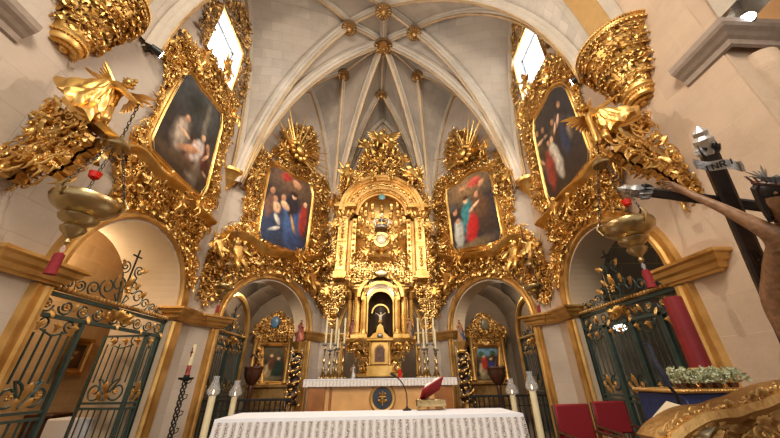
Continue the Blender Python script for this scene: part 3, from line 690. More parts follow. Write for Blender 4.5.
def canvas(t,poly,y,strokes,bg0,bg1,n=70,parent=None,name='canvas'):
    """painted canvas; strokes are (x,z,rx,rz,angle,colour,softness) in 0..1 of its box"""
    xs=[p[0] for p in poly]; zs=[p[1] for p in poly]; x0,x1,z0,z1=min(xs),max(xs),min(zs),max(zs); nx=n; nz=int(n*1.3)
    V=[];F=[];C=[]; idx={}
    for j in range(nz+1):
        for i in range(nx+1):
            V.append((x0+(x1-x0)*i/nx,y,z0+(z1-z0)*j/nz))
    keep=hull_inset(poly,-.03)
    for j in range(nz):
        for i in range(nx):
            c=(x0+(x1-x0)*(i+.5)/nx,z0+(z1-z0)*(j+.5)/nz)
            if inside(c,keep): a=j*(nx+1)+i; F.append((a,a+1,a+nx+2,a+nx+1))
    V=np.array(V); U=(V[:,0]-x0)/(x1-x0); W=(V[:,2]-z0)/(z1-z0); C=np.array(bg0[:3])*(1-W)[:,None]+np.array(bg1[:3])*W[:,None]; asp=(z1-z0)/(x1-x0)
    rs=np.random.RandomState(int(x0*100+z0*10)&255); wob=.02*np.sin(U*31+rs.rand()*6)+.02*np.sin(W*27*asp+U*13)
    for (x,z,rx,rz,an,col,so) in strokes:
        dx=(U-x); dz=(W-z)*asp; ca,sa=math.cos(math.radians(an)),math.sin(math.radians(an)); q=np.sqrt(((dx*ca+dz*sa)/rx)**2+((-dx*sa+dz*ca)/(rz*asp))**2)+wob*3
        a=np.clip((1.0-q)/so+.5,0,1)[:,None]; sh=(1+.35*np.clip((dx/rx-dz/(rz*asp))*-.6,-1,1))[:,None]; C=C*(1-a)+np.array(col[:3])*sh*a
    mb=MB(); mb.add(V,F); me=tomesh(name,mb,PAINT,t.off,True); at_=me.color_attributes.new('paint','FLOAT_COLOR','POINT')
    at_.data.foreach_set('color',np.concatenate([np.clip(C,0,1),np.ones((len(C),1))],1).ravel().astype(np.float32))
    o=link(name,me,PAINT,parent or t.e); o['label']='dark oil painting of robed figures'
    bk=MB(); bk.slab(poly,y+.01,y+.04); t.part('backing_board',bk,M['wood']); return o
SK=srgb(196,142,104); SK2=srgb(226,180,140)
def crowd(seed,cols,n=9,zr=(.12,.62)):
    rn=random.Random(seed); S=[]
    for i in range(n):
        x=rn.uniform(.12,.88); z=rn.uniform(*zr); c=rn.choice(cols); h=rn.uniform(.10,.2)
        S+= [(x,z,h*.75,h,rn.uniform(-30,30),tuple(v*.45 for v in c[:3]),.5),(x-.02,z+.02,h*.45,h*.8,rn.uniform(-40,40),c,.4),(x+rn.uniform(-.04,.04),z+h*1.05,.038,.034,0,SK,.4)]
        S.append((x+rn.uniform(-.08,.08),z+h*.3,.09,.018,rn.uniform(-60,60),SK2,.4))
    return S
BROWN0=srgb(52,38,30); BROWN1=srgb(40,38,42)
PT_L=[(.5,.8,.5,.25,0,srgb(74,78,80),1.2),(.62,.66,.05,.28,8,srgb(120,112,98),.6),(.35,.75,.2,.12,30,srgb(40,44,40),1)]+crowd(3,[srgb(150,110,90),srgb(96,74,60),srgb(190,170,150),srgb(110,48,40)],8,(.15,.48))+[(.62,.36,.1,.14,-20,srgb(214,196,186),.4),(.66,.54,.045,.036,0,SK2,.3),(.5,.3,.2,.04,30,SK,.4),(.4,.12,.4,.06,10,srgb(86,66,48),.8)]
PT_R=[(.4,.85,.3,.2,0,srgb(60,52,48),1.2)]+crowd(8,[srgb(110,52,44),srgb(70,60,62),srgb(150,128,100),srgb(90,70,50)],9,(.2,.65))+[(.42,.34,.11,.2,8,srgb(208,196,176),.4),(.25,.3,.12,.2,-10,srgb(150,60,46),.5),(.44,.56,.04,.034,0,SK2,.3),(.7,.4,.09,.15,0,srgb(52,58,80),.5)]
PT_DL=[(.5,.85,.5,.18,0,srgb(110,84,64),1.2),(.35,.9,.12,.06,20,srgb(170,60,50),.5),(.6,.88,.1,.05,-20,SK,.4),(.2,.2,.35,.25,0,srgb(48,62,90),1),(.62,.32,.2,.32,10,srgb(60,88,132),.5),(.56,.58,.15,.16,5,srgb(44,40,48),.4),(.58,.70,.055,.042,0,SK2,.35),(.58,.73,.07,.03,0,srgb(50,30,20),.5),(.42,.52,.1,.045,-30,SK2,.4),(.36,.60,.05,.04,0,SK,.4),(.24,.44,.1,.06,-50,SK2,.4),(.2,.54,.045,.036,0,SK,.4),(.85,.46,.09,.22,0,srgb(150,52,44),.5),(.86,.68,.045,.038,0,SK2,.4),(.3,.3,.1,.03,-50,srgb(206,196,180),.4),(.28,.18,.12,.02,30,srgb(196,190,180),.5),(.66,.3,.03,.14,25,srgb(186,140,80),.5),(.72,.14,.2,.1,0,srgb(44,60,96),.8),(.12,.62,.05,.04,0,SK,.4),(.1,.42,.09,.14,0,srgb(120,86,70),.5)]
PT_DR=[(.5,.85,.45,.18,0,srgb(140,110,76),1.2),(.66,.86,.14,.06,-10,srgb(190,80,66),.5),(.8,.8,.07,.04,30,SK,.4),(.42,.88,.09,.035,0,SK,.5),(.44,.42,.14,.26,0,srgb(52,120,124),.4),(.5,.28,.13,.2,-15,srgb(176,36,36),.45),(.42,.68,.052,.042,0,SK2,.35),(.42,.72,.065,.03,0,srgb(80,50,30),.5),(.72,.5,.16,.2,20,srgb(96,66,46),.5),(.66,.68,.05,.042,0,SK,.35),(.58,.54,.12,.022,25,SK2,.35),(.2,.28,.1,.2,0,srgb(176,176,166),.45),(.2,.46,.045,.036,0,SK,.35),(.16,.6,.05,.05,0,SK,.4),(.12,.68,.1,.06,0,srgb(84,80,80),.6),(.8,.24,.16,.12,0,srgb(60,44,34),.7),(.5,.06,.4,.06,0,srgb(110,90,66),.8)]
FRP=[(-.02,0),(-.02,.10),(.02,.13),(.05,.10),(.07,.07),(.11,.09),(.14,.15),(.19,.16),(.22,.10),(.24,.0)]
def mouldframe(poly,scale=1.0,out=0.0):
    A=sum(poly[i][0]*poly[(i+1)%len(poly)][1]-poly[(i+1)%len(poly)][0]*poly[i][1] for i in range(len(poly)))
    P=poly if A<0 else poly[::-1]    # clockwise: left of travel is outside
    mb=MB(); mb.sweep(P,[(a*scale,b*scale+out) for a,b in FRP],closed=True); return mb
def mir(pts): return [(-x,z) for x,z in pts]
def shift(pts,dx,dz,s=1.0,c=None):
    if c is None: return [(x+dx,z+dz) for x,z in pts]
    return [((x-c[0])*s+c[0]+dx,(z-c[1])*s+c[1]+dz) for x,z in pts]
# pixel outlines taken on the left wall plane
CL=[(187,74),(192,76),(197,85),(202,92),(208,98),(214,106),(222.5,117),(213,156),(203,196),(191,186),(178,174),(166,161),(151,146),(163,118),(176,93)]
CR=[(564,87),(556,87),(550,92),(546,101),(542,109),(533,124),(541,163),(550,204),(560,195),(570,183),(580,170),(590,157),(581,131),(572,106)]
OUT_L=[(187,32),(196,44),(207,62),(215,80),(226,91),(238,97),(236,118),(230,142),(222,165),(218,190),(217,207),(207,213),(192,200),(172,184),(150,163),(128,158),(130,142),(140,126),(154,114),(159,98),(165,84),(168,70),(163,52),(161,38),(170,44),(178,46)]
APR_L=[(121,150),(132,146),(152,160),(175,184),(207,212),(211,222),(203,232),(197,250),(198,268),(195,288),(190,292),(187,270),(183,250),(172,230),(158,216),(140,207),(122,203),(108,206),(112,196),(119,186),(116,170)]
BASE_L=[(118,150),(128,147),(139,149),(150,161),(160,175),(172,180),(184,190),(196,207),(208,218),(214,224)]
WN_L=[[(219,5),(232,2),(240,2),(248,20),(250,38),(247,50),(243,46),(236,30),(226,18)],[(243,54),(249,60),(248,78),(244,96),(236,105),(232,96),(238,76)],[(218,8),(215,-4),(211,4),(205,10),(206,16),(199,22),(200,30),(203,42),(207,40),(213,24)]]
def side_altar(s,seed):
    fr=FL if s<0 else FR
    m_=(lambda p:p) if s<0 else mir
    dx,dz=(0,0) if s<0 else (-.14,.2)
    cv=fr.poly(CL if s<0 else CR,.12); out=shift(m_(FL.poly(OUT_L,.1)),dx,dz); apr=shift(m_(FL.poly(APR_L,.1)),dx*.5,dz*.35)
    out=smoothpoly(out,1); cvs=smoothpoly(cv,1)
    cx=sum(p[0] for p in cv)/len(cv)
    side='left' if s<0 else 'right'
    t=Thing('altarpiece','carved gilded altarpiece under the window, %s'%('left wall, painting with pale seated figure low right' if s<0 else 'right wall, painting with white and red robed figures'),'altarpiece',(cx,0,5.0),fr,'gilded altarpieces on the side walls' if 0 else None)
    canvas(t,cv,-.12,[(a,b,c,d,e,tuple(.8*v for v in f[:3]),g) for a,b,c,d,e,f,g in (PT_L if s<0 else PT_R)],BROWN0,BROWN1)
    t.part('frame_moulding',mouldframe(cvs,.58,.05),M['goldP'])
    w0,w1=(OPS_L if s<0 else OPS_R)[1]['u']; h0,h1=(OPS_L if s<0 else OPS_R)[1]['z']; w0-=.04;w1+=.04;h0+=.12
    t.part('carved_surround',carve(out,.145,.05,seed,holes=[hull_inset(cvs,-.13),[(w0,h0),(w1,h0),(w1,h1),(w0,h1)]],bulge=.35,dens=.5,sym=None),M['gold'])
    # crest with cherubs over the frame, cherubs at the corners
    mb=MB(); top=max(p[1] for p in cv)
    for (x,z,k,sc) in ((cx-.05,top+.25,0,.62),(cx-.75,top-.25,1,.5),(cx+.8,top-.4,2,.5)):
        pm=MB(); putto(pm,x,z,sc*1.25,.45,k,rot=random.Random(k+seed).uniform(-.3,.3)); t.part('cherub',pm,M['goldP'],label='gilded winged cherub')
    # base moulding and apron
    bs=shift(m_(FL.poly(BASE_L,.2)),dx*.6,dz*.4); bs=smoothpoly(bs,2,False); P=[(-.09,0),(-.09,.14),(-.05,.17),(-.02,.24),(.02,.28),(.05,.28),(.07,.2),(.07,0)]
    mb=MB(); mb.sweep(bs,P if s<0 else [(-a,b) for a,b in P]); t.part('base_moulding',mb,M['goldP'])
    t.part('carved_apron',carve(smoothpoly(apr,1),.15,.05,seed+5,bulge=.4,dens=.5),M['gold'])
    for x,z,k in ((cx-.1*s,4.55,1),(cx+.6*-s,4.75,0)):
        pm=MB(); putto(pm,x,z-.35,.55,.35,k,rot=.2); t.part('cherub',pm,M['goldP'],label='gilded winged cherub on the apron')
    # ornament round the window
    wt=Thing('window_surround','gilded carved ornament around the bright window high on the %s wall'%side,'carving',((5.4)*-s,0,9.2),fr)
    o=(OPS_L if s<0 else OPS_R)[1]; a,b=o['u']; z0,z1=o['z']
    mb=MB(); mb.sweep([(a,z0),(a,z1),(b,z1),(b,z0)],[(-.0,0),(-.0,.05),(.05,.06),(.08,0)] ,closed=True); wt.part('window_moulding',mb,M['goldA'])
    for q,w in enumerate(WN_L):
        pl=shift(m_(FL.poly(w,.05)),0 if s<0 else -.05,0 if s<0 else .22); pl=smoothpoly(pl,1)
        wt.part('carved_spray',carve(pl,.17,.03,seed+20+q,holes=[hull_inset([(a,z0),(b,z0),(b,z1),(a,z1)],-.05)],bulge=.15,back=False,dens=.45),M['goldD'])
    # lower rows over the sill
    pl=[(a-.2,z0-.6),(b+.15,z0-.6),(b+.15,z0-.14),(a+.9*(b-a),z0-.14),((a+b)/2,z0-.06),(a,z0-.14)]
    wt.part('carved_sill',carve(pl,.17,.06,seed+31,bulge=.25,dens=.5),M['gold'])
side_altar(-1,11); side_altar(1,47)
# ---- apse altarpieces on the canted walls
CDL=[(271.5,167.5),(277,168),(284,171),(294,179),(305,182),(310,186),(312,195),(308.5,222),(305,250),(294,250),(283,247),(271,242),(259,238),(264.5,203)]
CDR=[(446.5,191.5),(452,187),(459,185),(468,176),(478,172.5),(488,172),(491,184),(496,210),(502,238),(491,242.5),(472,246),(454,249.5),(451,220)]
CREST=[(268,160),(262,150),(272,146),(278,140),(281,130),(289,125),(296,122),(305,124),(313,122),(317,130),(319,140),(322,150),(321,162),(318,175),(305,178),(292,172),(280,164)]
SUR=[(249,146),(257,141),(266,150),(274,160),(318,172),(327,180),(332,190),(331,206),(326,222),(327,240),(325,256),(316,258),(306,262),(288,258),(266,250),(247,242),(238,236),(243,220),(246,200),(246,182),(248,164)]
BOT=[(236,222),(250,230),(262,240),(283,252),(305,256),(318,252),(327,240),(332,252),(333,272),(330,296),(325,318),(319,306),(312,294),(300,283),(284,275),(268,273),(250,275),(234,282),(220,294),(210,304),(202,306),(199,288),(203,266),(210,246),(222,232)]
BSM=[(228,236),(240,236),(250,240),(258,247),(268,254),(282,255),(296,256),(306,260),(314,258),(322,256)]
PUT_D=[(222,254,1,.6),(240,264,0,.8),(313,286,1,.78),(296,262,0,.5),(276,150,0,.5),(246,176,1,.5),(325,206,2,.5)]
RAY=[(300,150)]
def apse_altar(s,seed):
    fr=FDL if s<0 else FDR; m_=(lambda p:p) if s<0 else mir; side='left' if s<0 else 'right'
    cv=fr.poly(CDL if s<0 else CDR,.14); cx=sum(p[0] for p in cv)/len(cv); sh=(0,0)
    q=lambda L,o=.1:m_(FDL.poly(L,o))
    t=Thing('altarpiece','gilded altarpiece with sunburst crest, painting of %s'%('a group in bluish light, left of main altarpiece' if s<0 else 'a teal and red robed figure'),'altarpiece',(cx,0,4.9),fr)
    canvas(t,cv,-.14,PT_DL if s<0 else PT_DR,srgb(40,36,44),srgb(66,54,50))
    cvs=smoothpoly(cv,1); t.part('frame_moulding',mouldframe(cvs,.72,.05),M['goldP'])
    hole=hull_inset(cvs,-.14)
    t.part('carved_surround',carve(smoothpoly(q(SUR),1),.155,.05,seed,hole=hole,bulge=.3,dens=.5),M['gold'])
    cr=q(CREST); kx=sum(p[0] for p in cr)/len(cr); kz=sum(p[1] for p in cr)/len(cr); cr=[(kx+(x-kx)*.82,kz+(z-kz)*.82) for x,z in cr]
    t.part('carved_crest',carve(smoothpoly(cr,1),.165,.12,seed+1,hole=hole,bulge=.55,dens=.5),M['gold'])
    c=q([(297,152)],.3)[0]; mb=MB(); rn=random.Random(seed)
    for i in range(34):
        a=2*pi*i/34+rn.uniform(-.06,.06)
        if math.sin(a)<-.55: continue
        L=rn.uniform(.85,1.25) if i%3 else rn.uniform(1.4,1.75); r0=.35
        mb.tube([(c[0]+r0*math.cos(a),-.35,c[1]+r0*math.sin(a)),(c[0]+L*math.cos(a),-.58,c[1]+L*math.sin(a))],[.035,.012],4)
    t.part('sunburst_ray',mb,M['goldP'],kind='stuff',label='gilded rays spreading from the crest')
    mb=MB(); mb.ball((c[0],-.5,c[1]),.2,12,8,(1,.5,1)); 
    for i in range(10): a=2*pi*i/10; mb.ball((c[0]+.32*math.cos(a),-.42,c[1]+.3*math.sin(a)),.1,7,5)
    t.part('cloud_glory',mb,M['goldP'])
    for x,z,k,sc in PUT_D:
        p=q([(x,z)],.35)[0]; pm=MB(); putto(pm,p[0],p[1]-sc*.55,sc*1.3,.55,k,rot=rn.uniform(-.5,.5),mir=s>0); t.part('cherub',pm,M['goldP'],label='gilded winged cherub')
    P=[(-.12,0),(-.12,.12),(-.06,.2),(-.03,.32),(.04,.4),(.10,.42),(.13,.34),(.13,0)]; b=smoothpoly(q(BSM,.3),2,False)
    mb=MB(); mb.sweep(b,P if s<0 else [(-a,bb) for a,bb in P]); t.part('base_moulding',mb,M['goldP'])
    t.part('carved_apron',carve(smoothpoly(q(BOT),1),.165,.06,seed+2,bulge=.45,dens=.5),M['gold'])
apse_altar(-1,101); apse_altar(1,137)
# ================================================================ MAIN ALTARPIECE
YR=10.0
FM=Frame((0,YR),0)
t=Thing('main_altarpiece','towering gilded main altarpiece with arched niche, pilasters and cherub crest behind the altar','altarpiece',(0,0.9,4.1),FM)
mb=MB(); mb.box(-1.75,1.75,.35,.97,4.12,4.38,.03); mb.box(-1.68,1.68,.3,.97,4.38,4.5,.02)
t.part('plinth_ledge',mb,M['goldP'])
for s in (-1,1):
    mb=MB(); mb.box(s*1.20 if s>0 else -1.58,s*1.20 if s<0 else 1.58,.0,.9,4.5,6.75,.02)
    mb.box(s*1.39-.24,s*1.39+.24,-.06,.9,4.36,4.62,.02); t.part('pilaster',mb,M['goldA'])
    mb=MB()
    for z0,z1 in ((4.7,5.55),(5.72,6.62)):
        mb.sweep([(s*1.39-.12,z0),(s*1.39-.12,z1),(s*1.39+.12,z1),(s*1.39+.12,z0)],[(-.01,0),(-.01,.03),(.02,.03),(.02,0)],closed=True)
        for i in range(9):
            motif(mb,(LEAF,SCR2,FLOW)[i%3],s*1.39+(.03 if i%3==1 else 0),z0+.1+(z1-z0-.2)*i/8,pi/2+(.8 if i%3==1 else 0),.15,.02)
    t.part('pilaster_panel',mb,M['gold'])
    mb=MB(); mb.box(s*1.0-.09,s*1.0+.09,.12,.9,4.5,6.7,.02); 
    for i in range(9): motif(mb,FLOW,s*1.0,4.7+.23*i,.3*i,.13,-.1)
    t.part('inner_pilaster',mb,M['gold']); mb=MB(); mb.box(s*1.15-.09,s*1.15+.09,.3,.9,4.5,6.7); t.part('recessed_panel',mb,M['goldA'])
    mb=MB(); mb.lathe([(.20,6.62),(.2,6.66),(.24,6.7),(.20,6.74),(.22,6.86),(.3,6.98),(.34,7.0),(.34,7.06)],14,(s*1.39,.12,0))
    for i in range(8): a=pi+pi*i/7; mb.add(*LEAF,S=(.28,.3,.22),R=rotm(0,0,a+pi/2)@rotm(0,-pi/2,0),T=(s*1.39+.2*math.cos(a),.12+.2*math.sin(a),6.68))
    mb.box(s*1.35-.42,s*1.35+.42,-.22,.9,7.0,7.14,.03); mb.box(s*1.35-.36,s*1.35+.36,-.14,.9,7.14,7.24,.02)
    t.part('capital',mb,M['goldP'])
    # side scrolls and cherubs flanking the pilasters
    pl=[(s*1.55,4.3),(s*1.86,4.6),(s*1.78,5.3),(s*1.88,6.0),(s*1.74,6.9),(s*1.95,7.4),(s*1.7,8.0),(s*1.45,8.1),(s*1.4,7.2),(s*1.55,7.0)]
    t.part('side_carving',carve(smoothpoly(pl,1),.16,.04,60+s,bulge=.4,dens=.5,y0=.45),M['gold'])
    for x,z,k,sc in ((1.8,5.9,1,.7),(1.78,4.6,2,.6),(1.55,8.15,0,.85),(1.25,7.25,1,.5)):
        pm=MB(); putto(pm,s*x,z,sc,.1,k,rot=-.2*s,mir=s>0); t.part('cherub',pm,M['goldP'],label='gilded cherub figure')
    for i,(x,z) in enumerate(((1.75,3.5),(1.6,3.0))):
        pass
# archivolt: stepped rings
def ring(mb,cx,cz,r0,r1,y0,y1,n=36,a0=0,a1=pi,sq=1.0):
    V=[]
    for i in range(n+1):
        a=a0+(a1-a0)*i/n
        for r,y in ((r0,y0),(r1,y0),(r1,y1),(r0,y1)): V.append((cx-r*math.cos(a),y,cz+r*math.sin(a)*sq))
    mb.add(V,[(4*i+j,4*i+(j+1)%4,4*i+4+(j+1)%4,4*i+4+j) for i in range(n) for j in range(4)]+[(0,1,2,3),tuple(4*n+j for j in (3,2,1,0))])
mb=MB()
for r0,r1,y0 in ((.88,.95,.12),(.95,1.05,.02),(1.05,1.12,-.05),(1.28,1.36,-.10),(1.36,1.44,-.2),(1.44,1.56,-.28)): ring(mb,0,6.85,r0,r1,y0,.6)
ring(mb,0,6.85,1.12,1.28,.0,.6); t.part('archivolt',mb,M['goldA'])
mb=MB()
for i in range(25):
    a=pi*(i+.5)/25; motif(mb,FLOW if i%2 else SHELL,-1.2*math.cos(a),6.85+1.2*math.sin(a),pi-a,.13,-.0)
for i in range(41):
    a=pi*(i+.5)/41; mb.ball((-1.0*math.cos(a),-.0,6.85+1.0*math.sin(a)),.035,5,4)
t.part('archivolt_ornament',mb,M['gold'])
mb=MB(); rn=random.Random(9)
for i in range(46):
    a=pi*(i+.5)/46
    if 12<i<33: continue
    r=1.66+rn.uniform(-.03,.08); motif(mb,rn.choice(MOTS),-r*math.cos(a),6.9+r*math.sin(a)*1.0,pi-a+rn.gauss(0,.8),.16,-.1)
t.part('arch_carving',mb,M['gold'])
# niche
mb=MB(); n=20; V=[]
for j in range(9):
    f=j/8
    for i in range(n+1):
        a=pi*i/n; V.append((-.9*math.cos(a),.25+.65*math.sin(a),4.45+2.4*f))
for j in range(1,9):
    b=pi/2*j/8
    for i in range(n+1):
        a=pi*i/n; V.append((-.9*math.cos(a)*math.cos(b),.25+.65*math.sin(a)*math.cos(b),6.85+.9*math.sin(b)))
mb.add(V,[(j*(n+1)+i,j*(n+1)+i+1,(j+1)*(n+1)+i+1,(j+1)*(n+1)+i) for j in range(16) for i in range(n)]); t.part('niche',mb,M['goldA'])
mb=MB()
for j,(z,k) in enumerate(((6.2,9),(6.75,9),(7.15,7),(7.45,5))):
    b=0 if z<6.85 else math.asin((z-6.85)/.9)
    for i in range(k):
        a=pi*(i+.5)/k; r=math.cos(b); x=-.86*math.cos(a)*r; y=.25+.6*math.sin(a)*r; w=.085*(1 if j<2 else .8)
        mb.add([(x-w,y-.02,z-.15),(x+w,y-.02,z-.15),(x+w,y-.05,z+.15),(x-w,y-.05,z+.15),(x-w*.6,y-.06,z-.1),(x+w*.6,y-.06,z-.1),(x+w*.6,y-.09,z+.1),(x-w*.6,y-.09,z+.1)],[(0,1,5,4),(1,2,6,5),(2,3,7,6),(3,0,4,7),(4,5,6,7)])
        motif(mb,FLOW,x,z,0,.09,-(y-.12))
t.part('niche_relief',mb,M['gold'])
mb=MB(); mb.ball((0,.1,7.62),.13,12,8,(1,.3,1)); t.part('niche_keystone',mb,simple('teal_enamel',srgb(92,140,138),.4),label='small teal medallion at the top of the niche')
# crown and monstrance group in the niche
mb=MB(); mb.lathe([(.30,4.5),(.34,4.6),(.24,4.7),(.3,4.85),(.42,5.0),(.38,5.1),(.2,5.15)],16,(0,.0,0),lobes=8,amp=.06)
mb.lathe([(.12,5.1),(.1,5.25),(.2,5.35),(.08,5.5)],12,(0,0,0)); ring(mb,0,5.75,.2,.28,-.1,.02,24,0,2*pi)
for i in range(22): a=2*pi*i/22; mb.tube([(.28*math.cos(a),-.05,5.75+.28*math.sin(a)),((.42+.08*(i%2))*math.cos(a),-.05,5.75+(.42+.08*(i%2))*math.sin(a))],[.022,.006],4)
mon=t.part('monstrance',mb,M['goldP'])
mb=MB(); mb.ball((0,-.06,5.75),.19,14,8,(1,.3,1)); t.part('monstrance_glass',mb,simple('pale_enamel',srgb(210,196,170),.25),parent=mon)
mb=MB(); mb.lathe([(.3,6.15),(.32,6.2),(.30,6.25)],16,(0,-.02,0))
for i in range(8): a=2*pi*i/8; mb.tube([(.3*math.cos(a),-.02+.3*math.sin(a),6.22),(.36*math.cos(a),-.02+.36*math.sin(a),6.42),(.2*math.cos(a),-.02+.2*math.sin(a),6.56),(0,-.02,6.52)],.022,5)
mb.ball((0,-.02,6.6),.06,8,6); mb.box(-.014,.014,-.035,-.01,6.6,6.85); mb.box(-.07,.07,-.035,-.01,6.72,6.75); t.part('crown',mb,M['silver'],label='silvery crown with small cross')
for x,z,sc,k in ((-.5,5.35,.75,1),(.5,5.35,.75,0),(-.62,4.75,.8,2),(.62,4.75,.8,2),(-.28,4.45,.6,0),(.28,4.45,.6,1),(-.35,5.95,.5,0),(.35,5.95,.5,1)):
    pm=MB(); putto(pm,x,z,sc,.15,k,rot=.25*(1 if x<0 else -1),mir=x>0); t.part('angel',pm,M['goldP'],label='gilded angel around the monstrance')
t.part('niche_clouds',carve([(-.95,4.4),(.95,4.4),(.9,5.3),(.6,5.6),(.35,5.2),(-.35,5.2),(-.6,5.6),(-.9,5.3)],.17,.04,77,bulge=.3,dens=.5,sym=0.0,y0=.2),M['gold'])
# crest
cp=FM.poly([(336,192),(341,182),(344,172),(352,176),(358,166),(357,160),(366,150),(374,140),(382,132),(392,140),(397,150),(405,161),(404,168),(410,176),(418,172),(422,182),(427,190),(414,190),(398,182),(381,179),(364,182),(349,190)],.1)
t.part('crest_carving',carve(smoothpoly([p for p in cp],1),.18,.1,91,bulge=.6,dens=.5,sym=0.02),M['gold'])
for px,py,k,sc in ((372,152,0,.85),(391,152,1,.85),(365,166,2,.7),(398,166,2,.7),(381,168,2,.8),(346,180,0,1.0),(420,180,1,1.0),(356,184,1,.6),(408,184,0,.6),(381,146,0,.9),(374,180,1,.5),(390,180,0,.5)):
    p=FM.uv(px,py,.35); pm=MB(); putto(pm,p[0],p[1]-sc*.5,sc*1.1,.62,k,rot=random.Random(px).uniform(-.5,.5),mir=px>381); t.part('cherub',pm,M['goldP'],label='gilded cherub of the crest')
p=FM.uv(384,137,.3); mb=MB()
for s in (-1,1):
    w=WING.verts()*.75; w[:,0]*=s; mb.add(w@rotm(0,-.35*s,0).T+np.array([p[0]+s*.05,-.35,p[1]]),WING.F)
mb.ball((p[0],-.4,p[1]),.13,8,6,(1,1,1.6)); mb.ball((p[0],-.48,p[1]+.24),.07,8,6); t.part('crest_bird',mb,M['goldP'],label='gilded spread-winged bird topping the crest')
# wall-hung carving under the ledge, on both sides of the tabernacle
for s in (-1,1):
    pl=[(s*1.1,4.2),(s*1.85,4.3),(s*2.05,4.0),(s*1.95,3.5),(s*1.7,2.95),(s*1.45,2.7),(s*1.45,3.3),(s*1.1,3.9)]
    t.part('corner_bracket',carve(smoothpoly(pl,1),.16,.04,160+s,bulge=.5,dens=.5,y0=.4),M['gold'])
    pm=MB(); putto(pm,s*1.62,3.5,.7,.1,0 if s<0 else 1,rot=.3*s); t.part('cherub',pm,M['goldP'],label='gilded cherub on the corner bracket')
# ================================================================ TABERNACLE TEMPLE
t=Thing('tabernacle_temple','gilded columned tabernacle temple standing on the rear altar','tabernacle',(0,10.0,1.43))
Y0=10.0
mb=MB()
prof=[(.62,1.44),(.66,1.52),(.56,1.56),(.5,1.75),(.58,1.95),(.78,2.15),(1.0,2.3),(1.06,2.36),(1.06,2.44),(.98,2.46)]
mb.lathe(prof,28,(0,Y0,0),lobes=6,amp=.05,sy=.62); t.part('corbelled_base',mb,M['goldP'])
mb=MB(); rn=random.Random(5)
for i in range(26):
    a=pi+pi*(i+.5)/26
    for z,r in ((1.72,.52),(2.0,.68),(2.22,.92)):
        mb.add(*rn.choice((LEAF,SCR,LEAF2,SHELL)),S=(.22,.22,.22),R=rotm(0,0,a+pi/2)@rotm(0,-pi/2+rn.uniform(-.5,.5),0),T=(r*math.cos(a),Y0+r*.62*math.sin(a),z-.08))
t.part('base_carving',mb,M['gold'])
COLX=[(-.98,.12),(-.72,-.26),(-.5,-.42),(.5,-.42),(.72,-.26),(.98,.12)]
for x,dy in COLX:
    r=.08 if abs(x)!=.72 else .105; mb=MB(); y=Y0+dy
    mb.box(x-r*1.5,x+r*1.5,y-r*1.5,y+r*1.5,2.44,2.56,.01); mb.lathe([(r*1.4,2.56),(r*1.4,2.6),(r*1.1,2.63),(r*1.05,2.7),(r*1.0,3.6),(r*.9,3.66),(r*1.2,3.68),(r*.95,3.7),(r*1.1,3.78),(r*1.6,3.88),(r*1.6,3.9)],16,(x,y,0),lobes=8,amp=.03)
    mb.box(x-r*1.7,x+r*1.7,y-r*1.7,y+r*1.7,3.9,3.96,.01); t.part('column',mb,M['goldP'])
mb=MB(); 
for s in (-1,1):
    mb.box(s*.72-.3,s*.72+.3,Y0-.5,Y0+.5,3.96,4.06,.01); mb.box(s*.72-.34,s*.72+.34,Y0-.56,Y0+.5,4.06,4.14,.02); mb.box(s*.74-.4,s*.74+.4,Y0-.62,Y0+.5,4.14,4.2,.02)
ring(mb,0,3.55,.50,.60,Y0-.5,Y0+.3,24); ring(mb,0,3.62,.62,.72,Y0-.6,Y0+.2,24); t.part('entablature',mb,M['goldP'])
t.part('entablature_carving',carve([(-.95,3.95),(-.5,4.12),(-.3,4.35),(.3,4.35),(.5,4.12),(.95,3.95),(1.1,4.2),(.9,4.5),(.4,4.62),(-.4,4.62),(-.9,4.5),(-1.1,4.2)],.16,.03,33,bulge=.3,dens=.5,sym=0.0,y0=Y0-.55),M['gold'])
mb=MB(); mb.ball((0,Y0-.7,4.33),.15,16,8,(1.5,.35,.9)); t.part('oval_medallion',mb,M['brass'],label='silvery oval medallion')
mb=MB(); n=18; V=[]
for z in (2.45,3.45):
    for i in range(n+1): a=pi*i/n; V.append((-.38*math.cos(a),Y0-.3+.5*math.sin(a),z))
for j in range(1,7):
    b=pi/2*j/6
    for i in range(n+1): a=pi*i/n; V.append((-.38*math.cos(a)*math.cos(b),Y0-.3+.5*math.sin(a)*math.cos(b),3.45+.38*math.sin(b)))
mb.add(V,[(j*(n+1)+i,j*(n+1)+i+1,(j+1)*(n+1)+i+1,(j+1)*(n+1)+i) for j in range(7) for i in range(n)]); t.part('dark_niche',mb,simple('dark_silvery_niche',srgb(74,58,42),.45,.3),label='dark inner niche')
mb=MB()
for s in (-1,1): mb.box(s*.42-.04,s*.42+.04,Y0-.38,Y0-.28,2.45,3.45)
ring(mb,0,3.45,.38,.46,Y0-.4,Y0-.28,24); ring(mb,0,3.2,.24,.28,Y0-.2,Y0-.14,20)
for s in (-1,1): mb.box(s*.42 if s>0 else -.46,s*.46 if s>0 else -.42,Y0-.3,Y0+.1,2.45,3.45)
t.part('niche_arch',mb,M['goldP'])
for s in (-1,1):
    mb=MB(); mb.box(s*.6-.1,s*.6+.1,Y0-.1,Y0+.3,2.45,3.95); mb.box(s*.86-.12,s*.86+.12,Y0+.15,Y0+.35,2.45,3.95); t.part('wall_panel',mb,M['goldD'])
